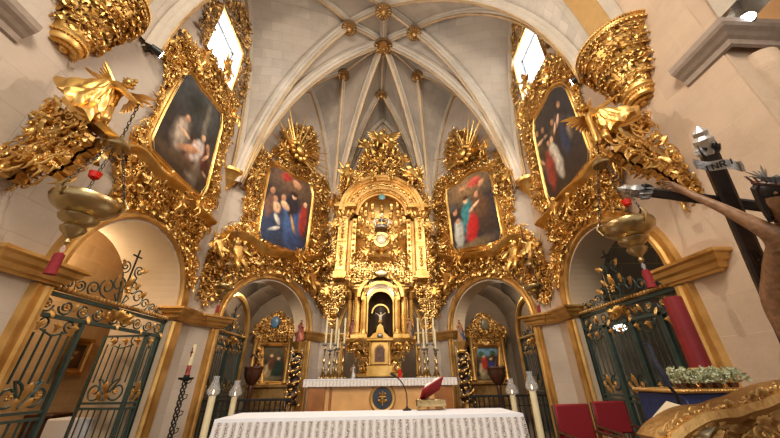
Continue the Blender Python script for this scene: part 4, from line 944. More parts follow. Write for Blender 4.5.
# crucifix within the niche
mb=MB(); mb.box(-.015,.015,Y0-.18,Y0-.15,2.6,3.4); mb.box(-.18,.18,Y0-.18,Y0-.15,3.14,3.17); t.part('small_cross',mb,M['cross'])
pb=body(dict(ell=(-.22,0,.86),hal=(-.34,0,.92),fil=(-.37,0,.93),elr=(.22,0,.86),har=(.34,0,.92),fir=(.37,0,.93),hea=(.03,-.04,.9),anl=(-.02,-.02,.06),anr=(.02,-.02,.06),knl=(-.03,-.06,.26),knr=(.03,-.06,.26)),1,1,False)
mb=MB(); mb.join(pb,R=np.eye(3)*.46,T=(0,Y0-.2,2.78)); t.part('corpus',mb,simple('ivory',srgb(200,180,150),.5),label='small ivory coloured crucified figure')
# little front shrine with a door
mb=MB(); mb.box(-.36,.36,Y0-.86,Y0-.4,1.44,1.72,.02); mb.box(-.30,.30,Y0-.82,Y0-.4,1.72,2.32,.02); mb.box(-.38,.38,Y0-.9,Y0-.4,2.32,2.4,.02)
mb.slab([(-.3,2.4),(.3,2.4),(.2,2.52),(.12,2.56),(.08,2.72),(0,2.8),(-.08,2.72),(-.12,2.56),(-.2,2.52)],Y0-.8,Y0-.6); mb.ball((0,Y0-.7,2.86),.06,8,6)
for s in (-1,1): mb.lathe([(.04,1.72),(.03,1.8),(.03,2.2),(.045,2.3)],10,(s*.27,Y0-.86,0))
shr=t.part('shrine',mb,M['goldP'])
mb=MB(); mb.slab([(-.13,1.8),(.13,1.8),(.13,2.08),(.08,2.16),(0,2.19),(-.08,2.16),(-.13,2.08)],Y0-.85,Y0-.82); d=t.part('shrine_door',mb,simple('painted_icon',srgb(92,60,40),.4,var=.6,bscale=14),parent=shr,label='small dark painted door panel')
mb=MB(); mb.sweep([(-.15,1.77),(.15,1.77),(.15,2.1),(.08,2.2),(0,2.23),(-.08,2.2),(-.15,2.1)][::-1],[(0,-(Y0-.84)),(0,-(Y0-.9)),(.035,-(Y0-.9)),(.035,-(Y0-.84))],closed=True); t.part('door_frame',mb,M['goldA'],parent=shr)
mb=MB(); mb.ball((0,Y0-.86,2.46),.07,10,6,(1.2,.5,1)); t.part('shrine_gem',mb,M['silver'],parent=shr)
# ================================================================ GATES AND IRONWORK
def spiral(cx,cz,r,turns,a0,dirn=1,n=26,tail=None):
    P=[]
    for i in range(n+1):
        t=i/n; a=a0+dirn*turns*2*pi*t; rr=r*(1-.82*t); P.append((cx+rr*math.cos(a),0,cz+rr*math.sin(a)))
    if tail: P=[(tail[0],0,tail[1])]+P
    return P
def gate(name,fr,u0,u1,zt,label,panels,crest=True,open_leaf=None,y=.12):
    """iron gate in an archway: panels = list of (ua,ub) filled with bars"""
    t=Thing(name,label,'gate',(u0,y,0),fr); W=u1-u0
    def up(nm,mb,mt,lab=None,par=None): 
        mb.V=[v+np.array([0,y,0]) for v in mb.V]; return t.part(nm,mb,mt,label=lab,parent=par)
    zf=zt-.30; zr=zt-.08
    mb=MB()
    for z,h in ((zt-.07,.05),(zf-.04,.05)): mb.box(u0,u1,-.03,.03,z,z+h)
    for u in [u0+.02,u1-.02]: mb.box(u-.025,u+.025,-.03,.03,0,zt)
    for a,b in panels:
        for u in (a,b): mb.box(u-.025,u+.025,-.03,.03,0,zf)
        for z in (.1,.98,1.06): mb.box(a,b,-.02,.02,z,z+.03)
    up('frame',mb,M['gate'])
    mb=MB(); mb.tube([(u0,-.04,zt+.02),(u1,-.04,zt+.02)],.032,8)
    n=int(W/.07)
    for i in range(n): mb.ball((u0+W*(i+.5)/n,-.06,zt+.02),.036,6,4,(.7,1,1))
    up('rope_moulding',mb,M['goldD'],'gilded rope moulding')
    n=max(4,round(W/.27)); zc=(zf+zt)/2-.03
    for i in range(n):
        c=u0+W*(i+.5)/n; mb=MB(); mb.tube(spiral(c,zc,.105,1.6,pi*(i%2),1 if i%2 else -1),.013,5); scr=up('scroll',mb,M['gate'])
        g=MB(); motif(g,FLOW,c,zc,i,.11,.0); motif(g,LEAF,c+W/n*.4,zc-.05,pi/2*(1 if i%2 else -1),.13,.0); up('gilded_rosette',g,M['goldA'],None,scr)
    c=(u0+u1)/2; g=MB()
    for k in (-1,1):
        motif(g,LEAF2,c+k*.05,zc,pi/2-k*1.2,.24,.03); motif(g,LEAF2,c+k*.1,zc,pi/2-k*1.9,.2,.03); motif(g,SCR2,c+k*.2,zc,pi/2-k*1.5,.14,.03)
    motif(g,SHELL,c,zc-.05,pi/2,.2,.04); up('gilded_shell',g,M['goldP'])
    def leaf(a,b,mk):
        W2=b-a; nb=max(3,round(W2/.125)); dz=0
        for i in range(1,nb):
            u=a+W2*i/nb; m2=MB(); m2.tube([(u,0,1.09+.28*(1-abs(2*i/nb-1))*0+.3),(u,0,zf-.18-.05*(i%2))],.0135,5); mk('bar',m2,M['gate'])
            m2=MB(); m2.tube([(u,0,.13),(u,0,.98)],.013,5); mk('bar',m2,M['gate'])
            if i%2: 
                g=MB(); motif(g,LEAFS,u,zf-.2,pi/2,.13,.01,1,0,.5); motif(g,LEAFS,u,zf-.12,0,.08,.01); motif(g,LEAFS,u,zf-.12,pi,.08,.01); mk('gilded_leaf',g,M['goldA'])
        c=(a+b)/2; r=min(.19,W2*.23)
        for k in (-1,1):
            m2=MB(); m2.tube(spiral(c+k*W2*.24,1.26,r,1.5,pi/2 if k>0 else pi/2,k,26,(c,1.12)),.016,5); mk('scroll',m2,M['gate'])
            m2=MB(); m2.tube(spiral(c+k*W2*.26,zf-.1,r*.5,1.2,-pi/2,-k,18,(c,zf-.25)),.012,5); mk('scroll',m2,M['gate'])
        g=MB(); 
        for k in (-1,0,1): motif(g,LEAFS,c+k*.03,1.12+.1*(k==0),pi/2-k*.6,.21-.05*abs(k),.01,1,0,.5)
        for k in (-1,1): motif(g,FLOW,c+k*W2*.24,1.26,0,.1,.01)
        mk('gilded_leaf',g,M['goldA'])
    for a,b in panels: leaf(a,b,lambda nm,m2,mt:up(nm,m2,mt))
    if open_leaf:
        ua,w,ang=open_leaf
        ca,sa=math.cos(ang),math.sin(ang)
        def mk(nm,m2,mt):
            m2.V=[np.stack([ua+(v[:,0]-ua)*ca-v[:,1]*sa*-1,y+(v[:,0]-ua)*sa+v[:,1]*ca,v[:,2]],1) for v in m2.V]; t.part(nm,m2,mt,label='iron bar of the swung-open leaf' if 0 else None)
        m2=MB()
        for z in (.1,.98,1.06,zf-.06): m2.box(ua,ua+w,-.02,.02,z,z+.035)
        for u in (ua+.02,ua+w-.02): m2.box(u-.022,u+.022,-.022,.022,0.02,zf-.03)
        mk('swung_leaf_frame',m2,M['gate']); leaf(ua,ua+w,mk)
    if crest:
        c=(u0+u1)/2; H=.62*min(1,W/2.3)+.12
        for k in (-1,1):
            for j,(dx,dz,r) in enumerate((a_,b_*1.2,c_*1.25) for a_,b_,c_ in ((.16,.24,.13),(.34,.16,.12),(.16,.5,.09),(.56,.1,.09),(.78,.08,.07),(.95,.06,.06))):
                sc=W/2.5; m2=MB(); m2.tube(spiral(c+k*dx*sc,zt+.05+dz*sc,r*sc,1.5,-pi/2,k if j%2 else -k,22,(c+k*(dx-.12)*sc,zt+.04)),.012,5); up('scroll',m2,M['gate'])
                g=MB(); motif(g,LEAF2,c+k*(dx+.02)*sc,zt+.05+dz*sc,pi/2-k*(.5+.3*j),(.17 if j<3 else .1)*sc,.01,k,0,.5); up('gilded_leaf',g,M['goldA'])
        g=MB(); motif(g,LEAF,c,zt+.3*W/2.5,pi/2,.24*W/2.5,.02,1,0,.5); motif(g,FLOW,c,zt+.25*W/2.5,0,.16*W/2.5,.05); up('gilded_leaf',g,M['goldP'])
        zz=zt+.7*W/2.5; m2=MB(); m2.tube([(c,0,zt+.4*W/2.5),(c,0,zz+.3*W/2.5)],.015,5); m2.tube([(c-.1*W/2.5,0,zz+.18*W/2.5),(c+.1*W/2.5,0,zz+.18*W/2.5)],.015,5); up('crest_cross',m2,M['iron'])
        for k in (-1,1):
            for q in range(5):
                m2=MB(); u=c+k*(W*.5-.05-.09*q); m2.tube([(u,0,zt+.03),(u+.02*k,0,zt+.16+.05*(q==2)),(u+.05*k,0,zt+.2)],.008,4); up('spike',m2,M['iron'])
    return t
pu=lambda x,z:FL.uv(x,z,-.12)[0]
gate('iron_gate',FL,4.1,6.6,2.5,'green iron gate with gilt scrolls in left archway, one leaf swung open',[(4.14,4.86),(6.25,6.56)],open_leaf=(6.25,.85,math.radians(82)))
gate('iron_gate',FR,-6.6,-4.1,2.55,'closed green iron gate with gilt leaves in the right archway, behind the red candle',[(-6.56,-5.95),(-5.9,-5.3),(-5.26,-4.66),(-4.62,-4.14)])
# gates of the ambulatory, seen through the small arches
for s in (-1,1):
    fr=Frame((s*4.55,0),-s*pi/2); pp=[(213.7,329),(243.8,339)] if s<0 else [(552,331),(521,339)]
    a,b=[fr.uv(*q) for q in pp]; lo,hi=sorted((a[0],b[0])); z=(a[1]+b[1])/2
    if s>0: lo,hi=lo,hi
    gate('small_iron_gate',fr,lo,hi,z,'smaller dark iron gate seen through the narrow %s arch'%('left' if s<0 else 'right'),[(lo+.04,(lo+hi)/2-.02),((lo+hi)/2+.02,hi-.04)],y=0)
    rr=(hi-lo)/2+.1; cc=(lo+hi)/2; mb=MB(); mb.sweep([(lo-.1,0),(lo-.1,z+.1)]+[(cc-rr*math.cos(pi*i/24),z+.1+rr*.95*math.sin(pi*i/24)) for i in range(1,24)]+[(hi+.1,z+.1),(hi+.1,0)],[(-.09,-.05),(-.09,.05),(-.03,.09),(.05,.07),(.08,.0),(.08,-.05)]); struct('trim_ambulatory_arch_%s'%('left' if s<0 else 'right'),mb,M['goldA'],fr)
# ================================================================ AMBULATORY ALTARPIECES
def small_altar(s):
    fr=Frame((0,12.6),0); o=.15
    if s<0: cvp=[(263,346),(284,346),(284,382),(263,381)]; outp=[(253,326),(261,322),(270,317),(277,310),(285,317),(291,322),(297,327),(294,340),(291,352),(293,372),(290,384),(290,397),(255,397),(255,384),(256,372),(259,352),(256,340)]; med=(277,323)
    else: cvp=[(477,347),(499,347),(499,381),(477,381)]; outp=[(466,330),(473,322),(478,317),(483,311),(489,317),(497,324),(506,330),(503,345),(505,360),(508,375),(503,386),(503,398),(470,398),(471,384),(471,372),(473,352),(469,340)]; med=(483,325)
    cv=fr.poly(cvp,o); out=fr.poly(outp,o); cx=sum(p[0] for p in cv)/4
    t=Thing('small_altarpiece','small gilded altarpiece with dark painting inside the narrow %s arch'%('left' if s<0 else 'right'),'altarpiece',(cx,0,.9),fr)
    x0,x1=min(p[0] for p in out),max(p[0] for p in out); mb=MB(); mb.box(x0+.2,x1-.2,-.2,.3,.0,1.15,.02); mb.box(x0+.1,x1-.1,-.3,.3,1.15,1.25,.02); t.part('base',mb,M['goldD'])
    mb=MB(); mb.slab(hull_inset(out,-.0) if 0 else smoothpoly(out,1),-.02,.25); t.part('backing',mb,M['goldD'])
    canvas(t,cv,-.06,[(.5,.8,.4,.2,0,srgb(96,84,60),1),(.3,.3,.14,.22,0,srgb(180,160,120),.5),(.65,.35,.14,.24,0,srgb(30,54,44) if s<0 else srgb(40,60,130),.5),(.4,.5,.12,.2,0,srgb(96,60,40) if s<0 else srgb(170,50,36),.5),(.65,.64,.06,.045,0,SK2,.4),(.38,.72,.06,.045,0,SK2,.4),(.5,.1,.4,.06,0,srgb(120,110,80),.8)]+([] if s<0 else [(.5,.86,.5,.12,0,srgb(120,160,190),.8),(.3,.8,.1,.08,0,srgb(60,100,60),.5),(.75,.8,.1,.1,0,srgb(60,100,60),.5)]),srgb(50,40,30),srgb(60,56,50),40)
    t.part('frame_moulding',mouldframe(cv,.6,.05),M['goldA'])
    t.part('carved_surround',carve(smoothpoly(out,1),.2,.04,7+s,hole=hull_inset(cv,-.1),bulge=.3,dens=.5,y0=-.02),M['goldA'])
    for x in (x0+.25,x1-.25):
        mb=MB(); mb.lathe([(.12,1.3),(.08,1.4),(.075,2.6),(.12,2.75)],12,(x,-.2,0)); t.part('colonnette',mb,M['goldA'])
    m_=fr.uv(*med); mb=MB(); mb.ball((m_[0],-.22,m_[1]),.17,14,8,(1,.3,1.3)); t.part('crest_medallion',mb,simple('blue_medallion_%d'%s,srgb(84,124,160) if s<0 else srgb(130,120,100),.35),label='oval crest medallion')
small_altar(-1); small_altar(1)
def helixcol(c,z0,z1,lab,slab_):
    t=Thing('twisted_column',lab,'column',(c[0],c[1],0)); mb=MB(); n=60; P=[];
    for i in range(n+1):
        f=i/n; z=z0+(z1-z0)*f; P.append((c[0]+.045*math.cos(14*f*2),c[1]+.045*math.sin(14*f*2),z))
    mb.tube(P,.12,12); t.part('twisted_shaft',mb,simple('dark_shaft',srgb(46,30,20),.4))
    mb=MB(); 
    for k in range(2):
        P=[]; 
        for i in range(120): f=i/119; a=f*26+k*pi; P.append((c[0]+.045*math.cos(28*f)+.125*math.cos(a),c[1]+.045*math.sin(28*f)+.125*math.sin(a),z0+(z1-z0)*f))
        mb.tube(P,.022,5)
        rn=random.Random(k)
        for i in range(0,120,3): p=P[i]; mb.ball((p[0]+rn.uniform(-.05,.05),p[1]-.02,p[2]+rn.uniform(-.05,.05)),.035,6,4)
    t.part('vine',mb,M['goldP'],label='gilded vine winding round the shaft')
    mb=MB(); mb.lathe([(.1,z1),(.13,z1+.05),(.11,z1+.08),(.2,z1+.26),(.22,z1+.3)],10,(c[0],c[1],0),lobes=5,amp=.1); t.part('capital',mb,M['goldP'])
    mb=MB(); mb.box(c[0]-.2,c[0]+.2,c[1]-.2,c[1]+.2,0,z0-.1,.02); mb.lathe([(.2,z0-.1),(.14,z0),(.1,z0+.02)],14,(c[0],c[1],0)); t.part('base',mb,M['goldD'])
    return z1+.3
def robed(name,c,h,robe,mantle,lab,cat='statuette',gold=False,mir=False,group=None):
    """standing robed figure: body skin plus a draped robe"""
    t=Thing(name,lab,cat,c,None,group)
    b=body(dict(elr=(.17,-.08,.66),har=(.1,-.16,.72),fir=(.08,-.18,.75),ell=(-.16,-.02,.62),hal=(-.18,-.1,.52),fil=(-.18,-.13,.49)),1,1,False)
    mb=MB(); mb.join(b,R=np.eye(3)*h,T=c,mirror=mir); t.part('body',mb,simple('painted_flesh',srgb(190,136,100),.5) if not gold else M['goldP'])
    mb=MB(); mb.lathe([(.17*h,0),(.18*h,.04*h),(.15*h,.2*h),(.13*h,.4*h),(.10*h,.58*h),(.13*h,.72*h),(.12*h,.79*h),(.04*h,.83*h)],20,c,lobes=7,amp=.08,sy=.75); rb_=t.part('robe',mb,robe)
    mb=MB(); V=[];n=12
    for i in range(n+1):
        f=i/n; z=c[2]+h*(.82-.7*f); w=h*(.12+.1*f)
        for j in range(7): a=-.3+1.9*j/6; V.append((c[0]+w*math.cos(a+.4*math.sin(5*f))*(1+.08*(j%2)),c[1]-w*.75*math.sin(a)+.02,z-.04*h*j/6))
    mb.add(V,[(i*7+j,i*7+j+1,(i+1)*7+j+1,(i+1)*7+j) for i in range(n) for j in range(6)]); t.part('mantle',mb,mantle,parent=rb_)
    mb=MB(); mb.ball((c[0],c[1]+.005*h,c[2]+.945*h),.062*h,10,7); mb.ball((c[0],c[1]-.05*h,c[2]+.86*h),.03*h,6,4); t.part('hair',mb,simple('brown_hair',srgb(60,36,22),.7) if not gold else M['gold'])
    return t
p=at(294,380,8.6); zt_=helixcol(p,.75,at(295,352,8.6)[2],'black and gold twisted column in front of the small left altarpiece',0)
redm=simple('red_robe',srgb(110,40,30),.5); bluem=simple('blue_mantle',srgb(44,60,90),.5); tanm=simple('tan_robe',srgb(150,110,70),.6)
robed('saint_statue',(p[0],p[1],zt_),.62,redm,simple('gilt_red_mantle',srgb(150,76,44),.45,.3),'red robed saint statue standing on the left twisted column','statue')
p=at(465,380,8.6); zt_=helixcol(p,.75,at(465,352,8.6)[2],'black and gold twisted column in front of the small right altarpiece',0)
robed('saint_statue',(p[0],p[1],zt_),.62,tanm,bluem,'blue and tan robed saint statue standing on the right twisted column','statue',mir=True)
for s,px in ((-1,253),(1,497)):
    p=at(px,374,8.9); t=Thing('carved_pedestal','carved dark wood bowl-shaped pedestal before the small %s altarpiece'%('left' if s<0 else 'right'),'pedestal',(p[0],p[1],0)); mb=MB(); z=p[2]
    mb.lathe([(.05,z-.3),(.14,z-.22),(.22,z-.08),(.25,z+.04),(.24,z+.1),(.27,z+.16),(.25,z+.2),(.2,z+.2)],20,(p[0],p[1],0),lobes=10,amp=.04); t.part('bowl',mb,M['wood'])
    mb=MB(); mb.lathe([(.3,0),(.28,.06),(.1,.12),(.06,.4),(.09,.6),(.05,z-.5),(.08,z-.35),(.05,z-.28)],14,(p[0],p[1],0)); t.part('stem',mb,M['wood'])
    mb=MB(); mb.tube([(p[0]-.02,p[1],z+.18),(p[0]+.05,p[1]-.02,z+.42),(p[0]-.08,p[1],z+.52),(p[0]-.16,p[1],z+.44)],.035,6); t.part('scroll_top',mb,M['wood'])
# ================================================================ REAR ALTAR
t=Thing('altar','tan marble rear altar with round blue and gold medallion','altar',(0,9.1,.45))
mb=MB(); mb.box(-1.86,1.93,9.1,10.5,.45,1.37,.01); t.part('altar_body',mb,M['altar'])
for s in (-1,1):
    mb=MB(); mb.box(s*1.64-.22+.03,s*1.64+.22+.03,9.02,9.12,.45,1.3,.01); mb.box(s*1.25-.03,s*1.25+.03,9.06,9.12,.45,1.37,.005); mb.box(s*1.45-.02,s*1.45+.02,9.03,9.12,.45,1.3); t.part('side_pilaster',mb,M['altarD'])
mb=MB(); mb.box(-1.25,1.25,9.05,9.12,1.26,1.36,.005); mb.box(-1.86,1.93,9.02,9.12,.45,.6,.005); t.part('marble_border',mb,M['altarD'])
mc=FW.__class__((0,9.1),0).uv(382.5,398); Z=mc[1]; Xm=mc[0]
mb=MB(); mb.lathe([(.24,0),(.26,.05),(.31,.06),(.34,.03),(.34,0)],32,R=rotm(pi/2,0,0),c=(Xm,9.1,Z)); ring_=t.part('medallion_ring',mb,M['goldA'])
mb=MB(); mb.lathe([(.001,.03),(.25,.03),(.25,0)],32,R=rotm(pi/2,0,0),c=(Xm,9.1,Z)); d=t.part('medallion',mb,simple('slate_blue_enamel',srgb(54,62,76),.4),parent=ring_,label='dark blue medallion field')
g=MB(); 
for k in (-1,1):
    motif(g,SCR2,Xm+k*.03,Z-.02,pi/2-k*.5,.12,.0,k); motif(g,LEAF,Xm+k*.02,Z-.08,pi/2-k*1.2,.12,.0,k); motif(g,LEAF,Xm+k*.02,Z+.05,pi/2-k*.8,.11,0,k)
g.tube([(Xm,-.03,Z-.16),(Xm,-.03,Z+.16)],.014,5); g.V=[v+np.array([0,9.06,0]) for v in g.V]; t.part('monogram',g,M['goldP'],parent=ring_,label='gold ornamental monogram')
def lacemat(name,sc=40,dark=srgb(170,150,140)):
    m,nt,b=newmat(name); tc=nt.nodes.new('ShaderNodeTexCoord'); mp=nt.nodes.new('ShaderNodeMapping'); nt.links.new(tc.outputs['UV'],mp.inputs[0])
    w=nt.nodes.new('ShaderNodeTexWave'); w.inputs['Scale'].default_value=3.6; w.inputs['Distortion'].default_value=.8; w.inputs['Detail'].default_value=2; w.inputs['Detail Scale'].default_value=3; w.bands_direction='X'; nt.links.new(mp.outputs[0],w.inputs[0])
    v=nt.nodes.new('ShaderNodeTexVoronoi'); v.inputs['Scale'].default_value=sc*.9; v.feature='DISTANCE_TO_EDGE'; nt.links.new(mp.outputs[0],v.inputs[0])
    r=nt.nodes.new('ShaderNodeMapRange'); r.inputs[1].default_value=.02; r.inputs[2].default_value=.14; nt.links.new(v.outputs[0],r.inputs[0])
    mu=nt.nodes.new('ShaderNodeMath'); mu.operation='MULTIPLY'; nt.links.new(r.outputs[0],mu.inputs[0]); nt.links.new(w.outputs['Fac'],mu.inputs[1])
    nt.links.new(mix(nt,srgb(226,220,216),dark,mu.outputs[0]),b.inputs['Base Color']); b.inputs['Roughness'].default_value=.85; return m
def cloth(name,x0,x1,y0,y1,zt,drop,lab,mat_top,mat_lace,fold=.012,band_=.07,flare=0.03,side=True,step=.05,scal=.012):
    t=Thing(name,lab,'cloth',((x0+x1)/2,y0,zt)); mb=MB(); mb.box(x0,x1,y0,y1,zt,zt+.012,.004); t.part('linen_top',mb,mat_top)
    per=[]; e=.012
    P=[(x0-e,y1),(x0-e,y0-e),(x1+e,y0-e),(x1+e,y1)]
    L=0; nx=[]
    for a,b in zip(P[:-1],P[1:]):
        l=math.hypot(b[0]-a[0],b[1]-a[1]); n=max(4,int(l/step))
        for i in range(n): f=i/n; nx.append((a[0]+(b[0]-a[0])*f,a[1]+(b[1]-a[1])*f,L+l*f,((b[1]-a[1])/l,-(b[0]-a[0])/l)))
        L+=l
    def strip(za,zb,rows,o):
        m2=MB(); V=[];U=[]
        for r in range(rows+1):
            f=r/rows; z=za+(zb-za)*f
            for k,(x,y,s,nn) in enumerate(nx):
                d=(zt-z)/drop; w=o+flare*d+fold*d*math.sin(s*21+1.3*math.sin(s*5)); zz=z+(scal*abs(math.sin(s*24)) if r==rows else 0)
                V.append((x-nn[0]*-w*-1 if 0 else x+(-nn[0])*-w*-1, y+nn[1]*w,zz)); U.append((s,z))
        V=[( nx[i%len(nx)][0]+nx[i%len(nx)][3][0]*(V[i][1]-nx[i%len(nx)][1])/(nx[i%len(nx)][3][1]) if abs(nx[i%len(nx)][3][1])>.5 else nx[i%len(nx)][0]+nx[i%len(nx)][3][0]*(o+flare*(zt-V[i][2])/drop+fold*math.sin(nx[i%len(nx)][2]*21)*(zt-V[i][2])/drop), V[i][1], V[i][2]) for i in range(len(V))]
        n=len(nx); m2.add(V,[(r*n+i,r*n+i+1,(r+1)*n+i+1,(r+1)*n+i) for r in range(rows) for i in range(n-1)]); m2.uvs=U; return m2
    t.part('hem',strip(zt+.012,zt-band_,3,0),mat_top); t.part('lace',strip(zt-band_+.002,zt-drop,6,.0015),mat_lace,label='lace border'); return t
cloth('altar_cloth',-1.94,2.02,9.0,10.45,1.385,.17,'white lace-edged cloth on the rear marble altar',M['white'],lacemat('fine_lace',30,srgb(190,176,160)),fold=.004,band_=.02,flare=.01)
# candlesticks and their candles
def candlestick(px,pb,py_c,top,lab,grp,tall):
    fr=Frame((0,9.42 if tall else 9.3),0); x,_=fr.uv(px,pb); zb=1.4; zc=fr.uv(px,py_c)[1]; zt=fr.uv(px,top)[1]; y=fr.o[1]; h=zc-zb
    t=Thing('candlestick',lab,'candlestick',(x,y,zb),None,grp)
    mb=MB(); mb.lathe([(.09,zb+.02),(.1,zb+.05),(.06,zb+.12),(.03,zb+.18)],3,(x,y,0),a0=.5,a1=.5+2*pi,lobes=3,amp=.1); 
    for k in range(3): mb.ball((x+.09*math.cos(.5+2.1*k),y+.09*math.sin(.5+2.1*k),zb+.02),.022,6,4)
    t.part('tripod_foot',mb,M['brass'])
    mb=MB(); mb.lathe([(.03,zb+.15),(.045,zb+.2*h+.05),(.02,zb+.3*h+.02),(.02,zb+.42*h),(.045,zb+.5*h),(.02,zb+.58*h),(.018,zb+.8*h),(.04,zb+.86*h),(.02,zb+.9*h),(.02,zc-.03)],14,(x,y,0)); t.part('stem',mb,M['brass'])
    mb=MB(); mb.lathe([(.02,zc-.05),(.085,zc-.02),(.09,zc),(.03,zc),(.03,zc+.03)],16,(x,y,0)); t.part('drip_pan',mb,M['silver'])
    c=MB(); c.lathe([(.03,zc+.03),(.029,zt-.01),(.02,zt)],10,(x,y,0)); c.tube([(x,y,zt-.01),(x,y,zt+.025)],.004,4)
    return c,(x,y,zc+.03)
CS=[(322.8,374,344.5,318,1),(328.2,375,350,329,0),(333.2,374,344.5,318,1),(335.8,375,348.5,329,0),(342.2,374,344,318,1),(419.8,374,344,318,1),(425.3,375,349,329,0),(428.4,374,344,318,1),(436.2,374,344,318,1),(437.4,375,349.5,329,0)]
ordn=['outermost','second','third','fourth','innermost']
for i,(px,pb,pc,tp,tall) in enumerate(CS):
    sd='left' if i<5 else 'right'; k=ordn[i] if i<5 else ordn[[4,3,2,1,0][i-5]]
    c,b=candlestick(px,pb,pc,tp,'%s silver and brass candlestick, %s on the altar\'s %s side'%('tall' if tall else 'short',k,sd),'altar candlesticks',tall)
    solo('candle',c,M['wax'],'%s white candle in the %s candlestick of the altar\'s %s side'%('tall' if tall else 'shorter',k,sd),'candle',b,None,'altar candles')
for s,px,m1,m2,lb in ((-1,350.5,redm,tanm,'small red and brown robed statuette left of the tabernacle columns'),(1,411.5,tanm,simple('dark_robe',srgb(60,50,44),.5),'small dark brown robed statuette right of the tabernacle columns')):
    f=Frame((0,9.62),0); x,z=f.uv(px,340.5); robed('saint_statuette',(x*.97,9.72,2.47),.58,m1,m2,lb,mir=s>0)
x,z=Frame((0,9.4),0).uv(353,374); robed('metal_statuette',(x,9.4,1.4),.36,M['silver'],M['silver'],'small dull metal statuette on altar, left of the tabernacle base')
x,z=Frame((0,9.4),0).uv(400,374); mb=MB(); mb.lathe([(.05,1.4),(.055,1.42),(.05,1.55),(.055,1.6),(.05,1.61)],14,(x,9.4,0)); solo('votive_light',mb,M['redglass'],'small red glass votive on altar, right of tabernacle base','candle',(x,9.4,1.4))
# ================================================================ FRONT ALTAR TABLE
t=Thing('altar_table','wide front altar table hidden under lace cloth','table',(0,4.35,0)); mb=MB(); mb.box(-1.84,1.74,4.36,5.05,.9,.985,.01); t.part('tabletop',mb,M['altar'])
for s in (-1,1): mb=MB(); mb.box(s*1.3-.2,s*1.3+.2,4.5,4.9,0,.9,.02); t.part('support',mb,M['altarD'])
lm=lacemat('broad_lace',60,srgb(104,86,80))
cloth('altar_tablecloth',-1.87,1.77,4.33,5.08,.988,.62,'white cloth with deep lace border on the front altar table',M['white'],lm,fold=.018,band_=.025,flare=.10,step=.025,scal=.0)
mx,my,mz=onZ(407,410.5,1.0)
t=Thing('microphone','black gooseneck microphone on the front altar table','microphone',(mx,my,1.0)); mb=MB(); mb.lathe([(.06,1.0),(.06,1.015),(.02,1.03),(.012,1.05)],18,(mx,my,0)); t.part('base',mb,M['black'])
f=Frame((0,my),0); pts=[f.uv(*q) for q in ((407,409),(407,396),(405,388),(401,381),(396,376.5))]; pts=smoothpoly(pts,2,False); mb=MB(); mb.tube([(a,my,b) for a,b in pts],.009,6); t.part('gooseneck',mb,M['black'])
a,b=f.uv(396,376.5),f.uv(390.5,373); mb=MB(); mb.tube([(a[0],my,a[1]),((a[0]+b[0])/2,my,(a[1]+b[1])/2),(b[0],my,b[1])],[.013,.02,.018],8); t.part('capsule',mb,M['black'])
bx,by,_=onZ(431,410,1.0)
t=Thing('book_stand','pierced brass book stand on the front altar table','stand',(bx,by,1.0)); mb=MB(); mb.box(bx-.2,bx+.2,by-.1,by+.1,1.045,1.13,.006); t.part('pierced_box',mb,M['brass'])
for i in (-1,1):
    for j in (-1,1): mb=MB(); mb.tube([(bx+i*.15,by+j*.08,1.05),(bx+i*.185,by+j*.1,1.02),(bx+i*.175,by+j*.1,1.001)],.008,5); t.part('leg',mb,M['brass'])
g=MB(); [motif(g,SCR2 if i%2 else LEAF,bx-.14+.04*i,1.085,pi/2,.04,-(by-.1)) for i in range(8)]; t.part('scrollwork',g,M['brass'])
mb=MB(); R_=rotm(.0,-.55,0); mb2=MB(); mb2.box(-.15,.15,-.12,.12,-.012,.0); 
t2=Thing('missal','open red-covered missal with white pages leaning on the brass stand','book',(bx,by,1.14))
def tilt(b,o=(bx+.02,by,1.25)): m=MB(); m.join(b,R=rotm(-.52,0,0)@rotm(0,-.56,0)@rotm(0,0,.1)@np.diag([1.2,.95,1.2]),T=o); return m
t2.part('cover',tilt(MB().box(-.16,.16,-.17,.17,-.006,.006)),simple('red_cover',srgb(150,22,34),.5))
for s in (-1,1):
    pg=MB(); V=[]
    for i in range(9):
        f_=i/8; x=s*(.004+.148*f_); zz=.03*math.sin(pi*min(1,f_*1.1+.08))*.8+.008
        V+= [(x,-.16,zz),(x,.16,zz),(x,-.16,.006),(x,.16,.006)]
    pg.add(V,[fc for i in range(8) for fc in ((4*i,4*i+1,4*i+5,4*i+4),(4*i,4*i+4,4*i+6,4*i+2),(4*i+1,4*i+3,4*i+7,4*i+5))]+[(32,33,35,34)]); t2.part('pages',tilt(pg),simple('page_paper',srgb(230,224,214),.7))
# tall processional candles with glass shades
for (px,py,d,lab) in ((212.5,396,4.3,'front left tall candle with glass shade, beside the altar table corner'),(234.5,397,5.2,'tall candle with glass shade behind table, second from the left'),(512.5,395,5.2,'tall candle with glass shade behind table, nearer the altar right'),(532.5,391,4.3,'tall candle with glass shade by the red armchair')):
    p=at(px,py,d); t=Thing('shaded_candle',lab,'candle',(p[0],p[1],0),None,'tall candles around the front altar')
    mb=MB(); mb.lathe([(.16,0),(.15,.03),(.05,.06),(.05,.1)],16,(p[0],p[1],0)); t.part('foot',mb,M['brass'])
    mb=MB(); mb.lathe([(.045,.1),(.045,p[2])],14,(p[0],p[1],0)); t.part('wax_shaft',mb,M['wax'])
    mb=MB(); z=p[2]; k=d/4.3*1.25; mb.lathe([(.045,z),(.065*k,z+.03),(.07*k,z+.07),(.045*k,z+.15),(.03*k,z+.2),(.036*k,z+.25),(.034*k,z+.25)],16,(p[0],p[1],0)); t.part('glass_shade',mb,M['glass'],label='clear glass shade')
    mb=MB(); mb.lathe([(.001,z+.02),(.009,z+.04),(.006,z+.06),(.001,z+.08)],6,(p[0],p[1],0)); t.part('flame',mb,emis('candle_flame',(1,.6,.25,1),9))
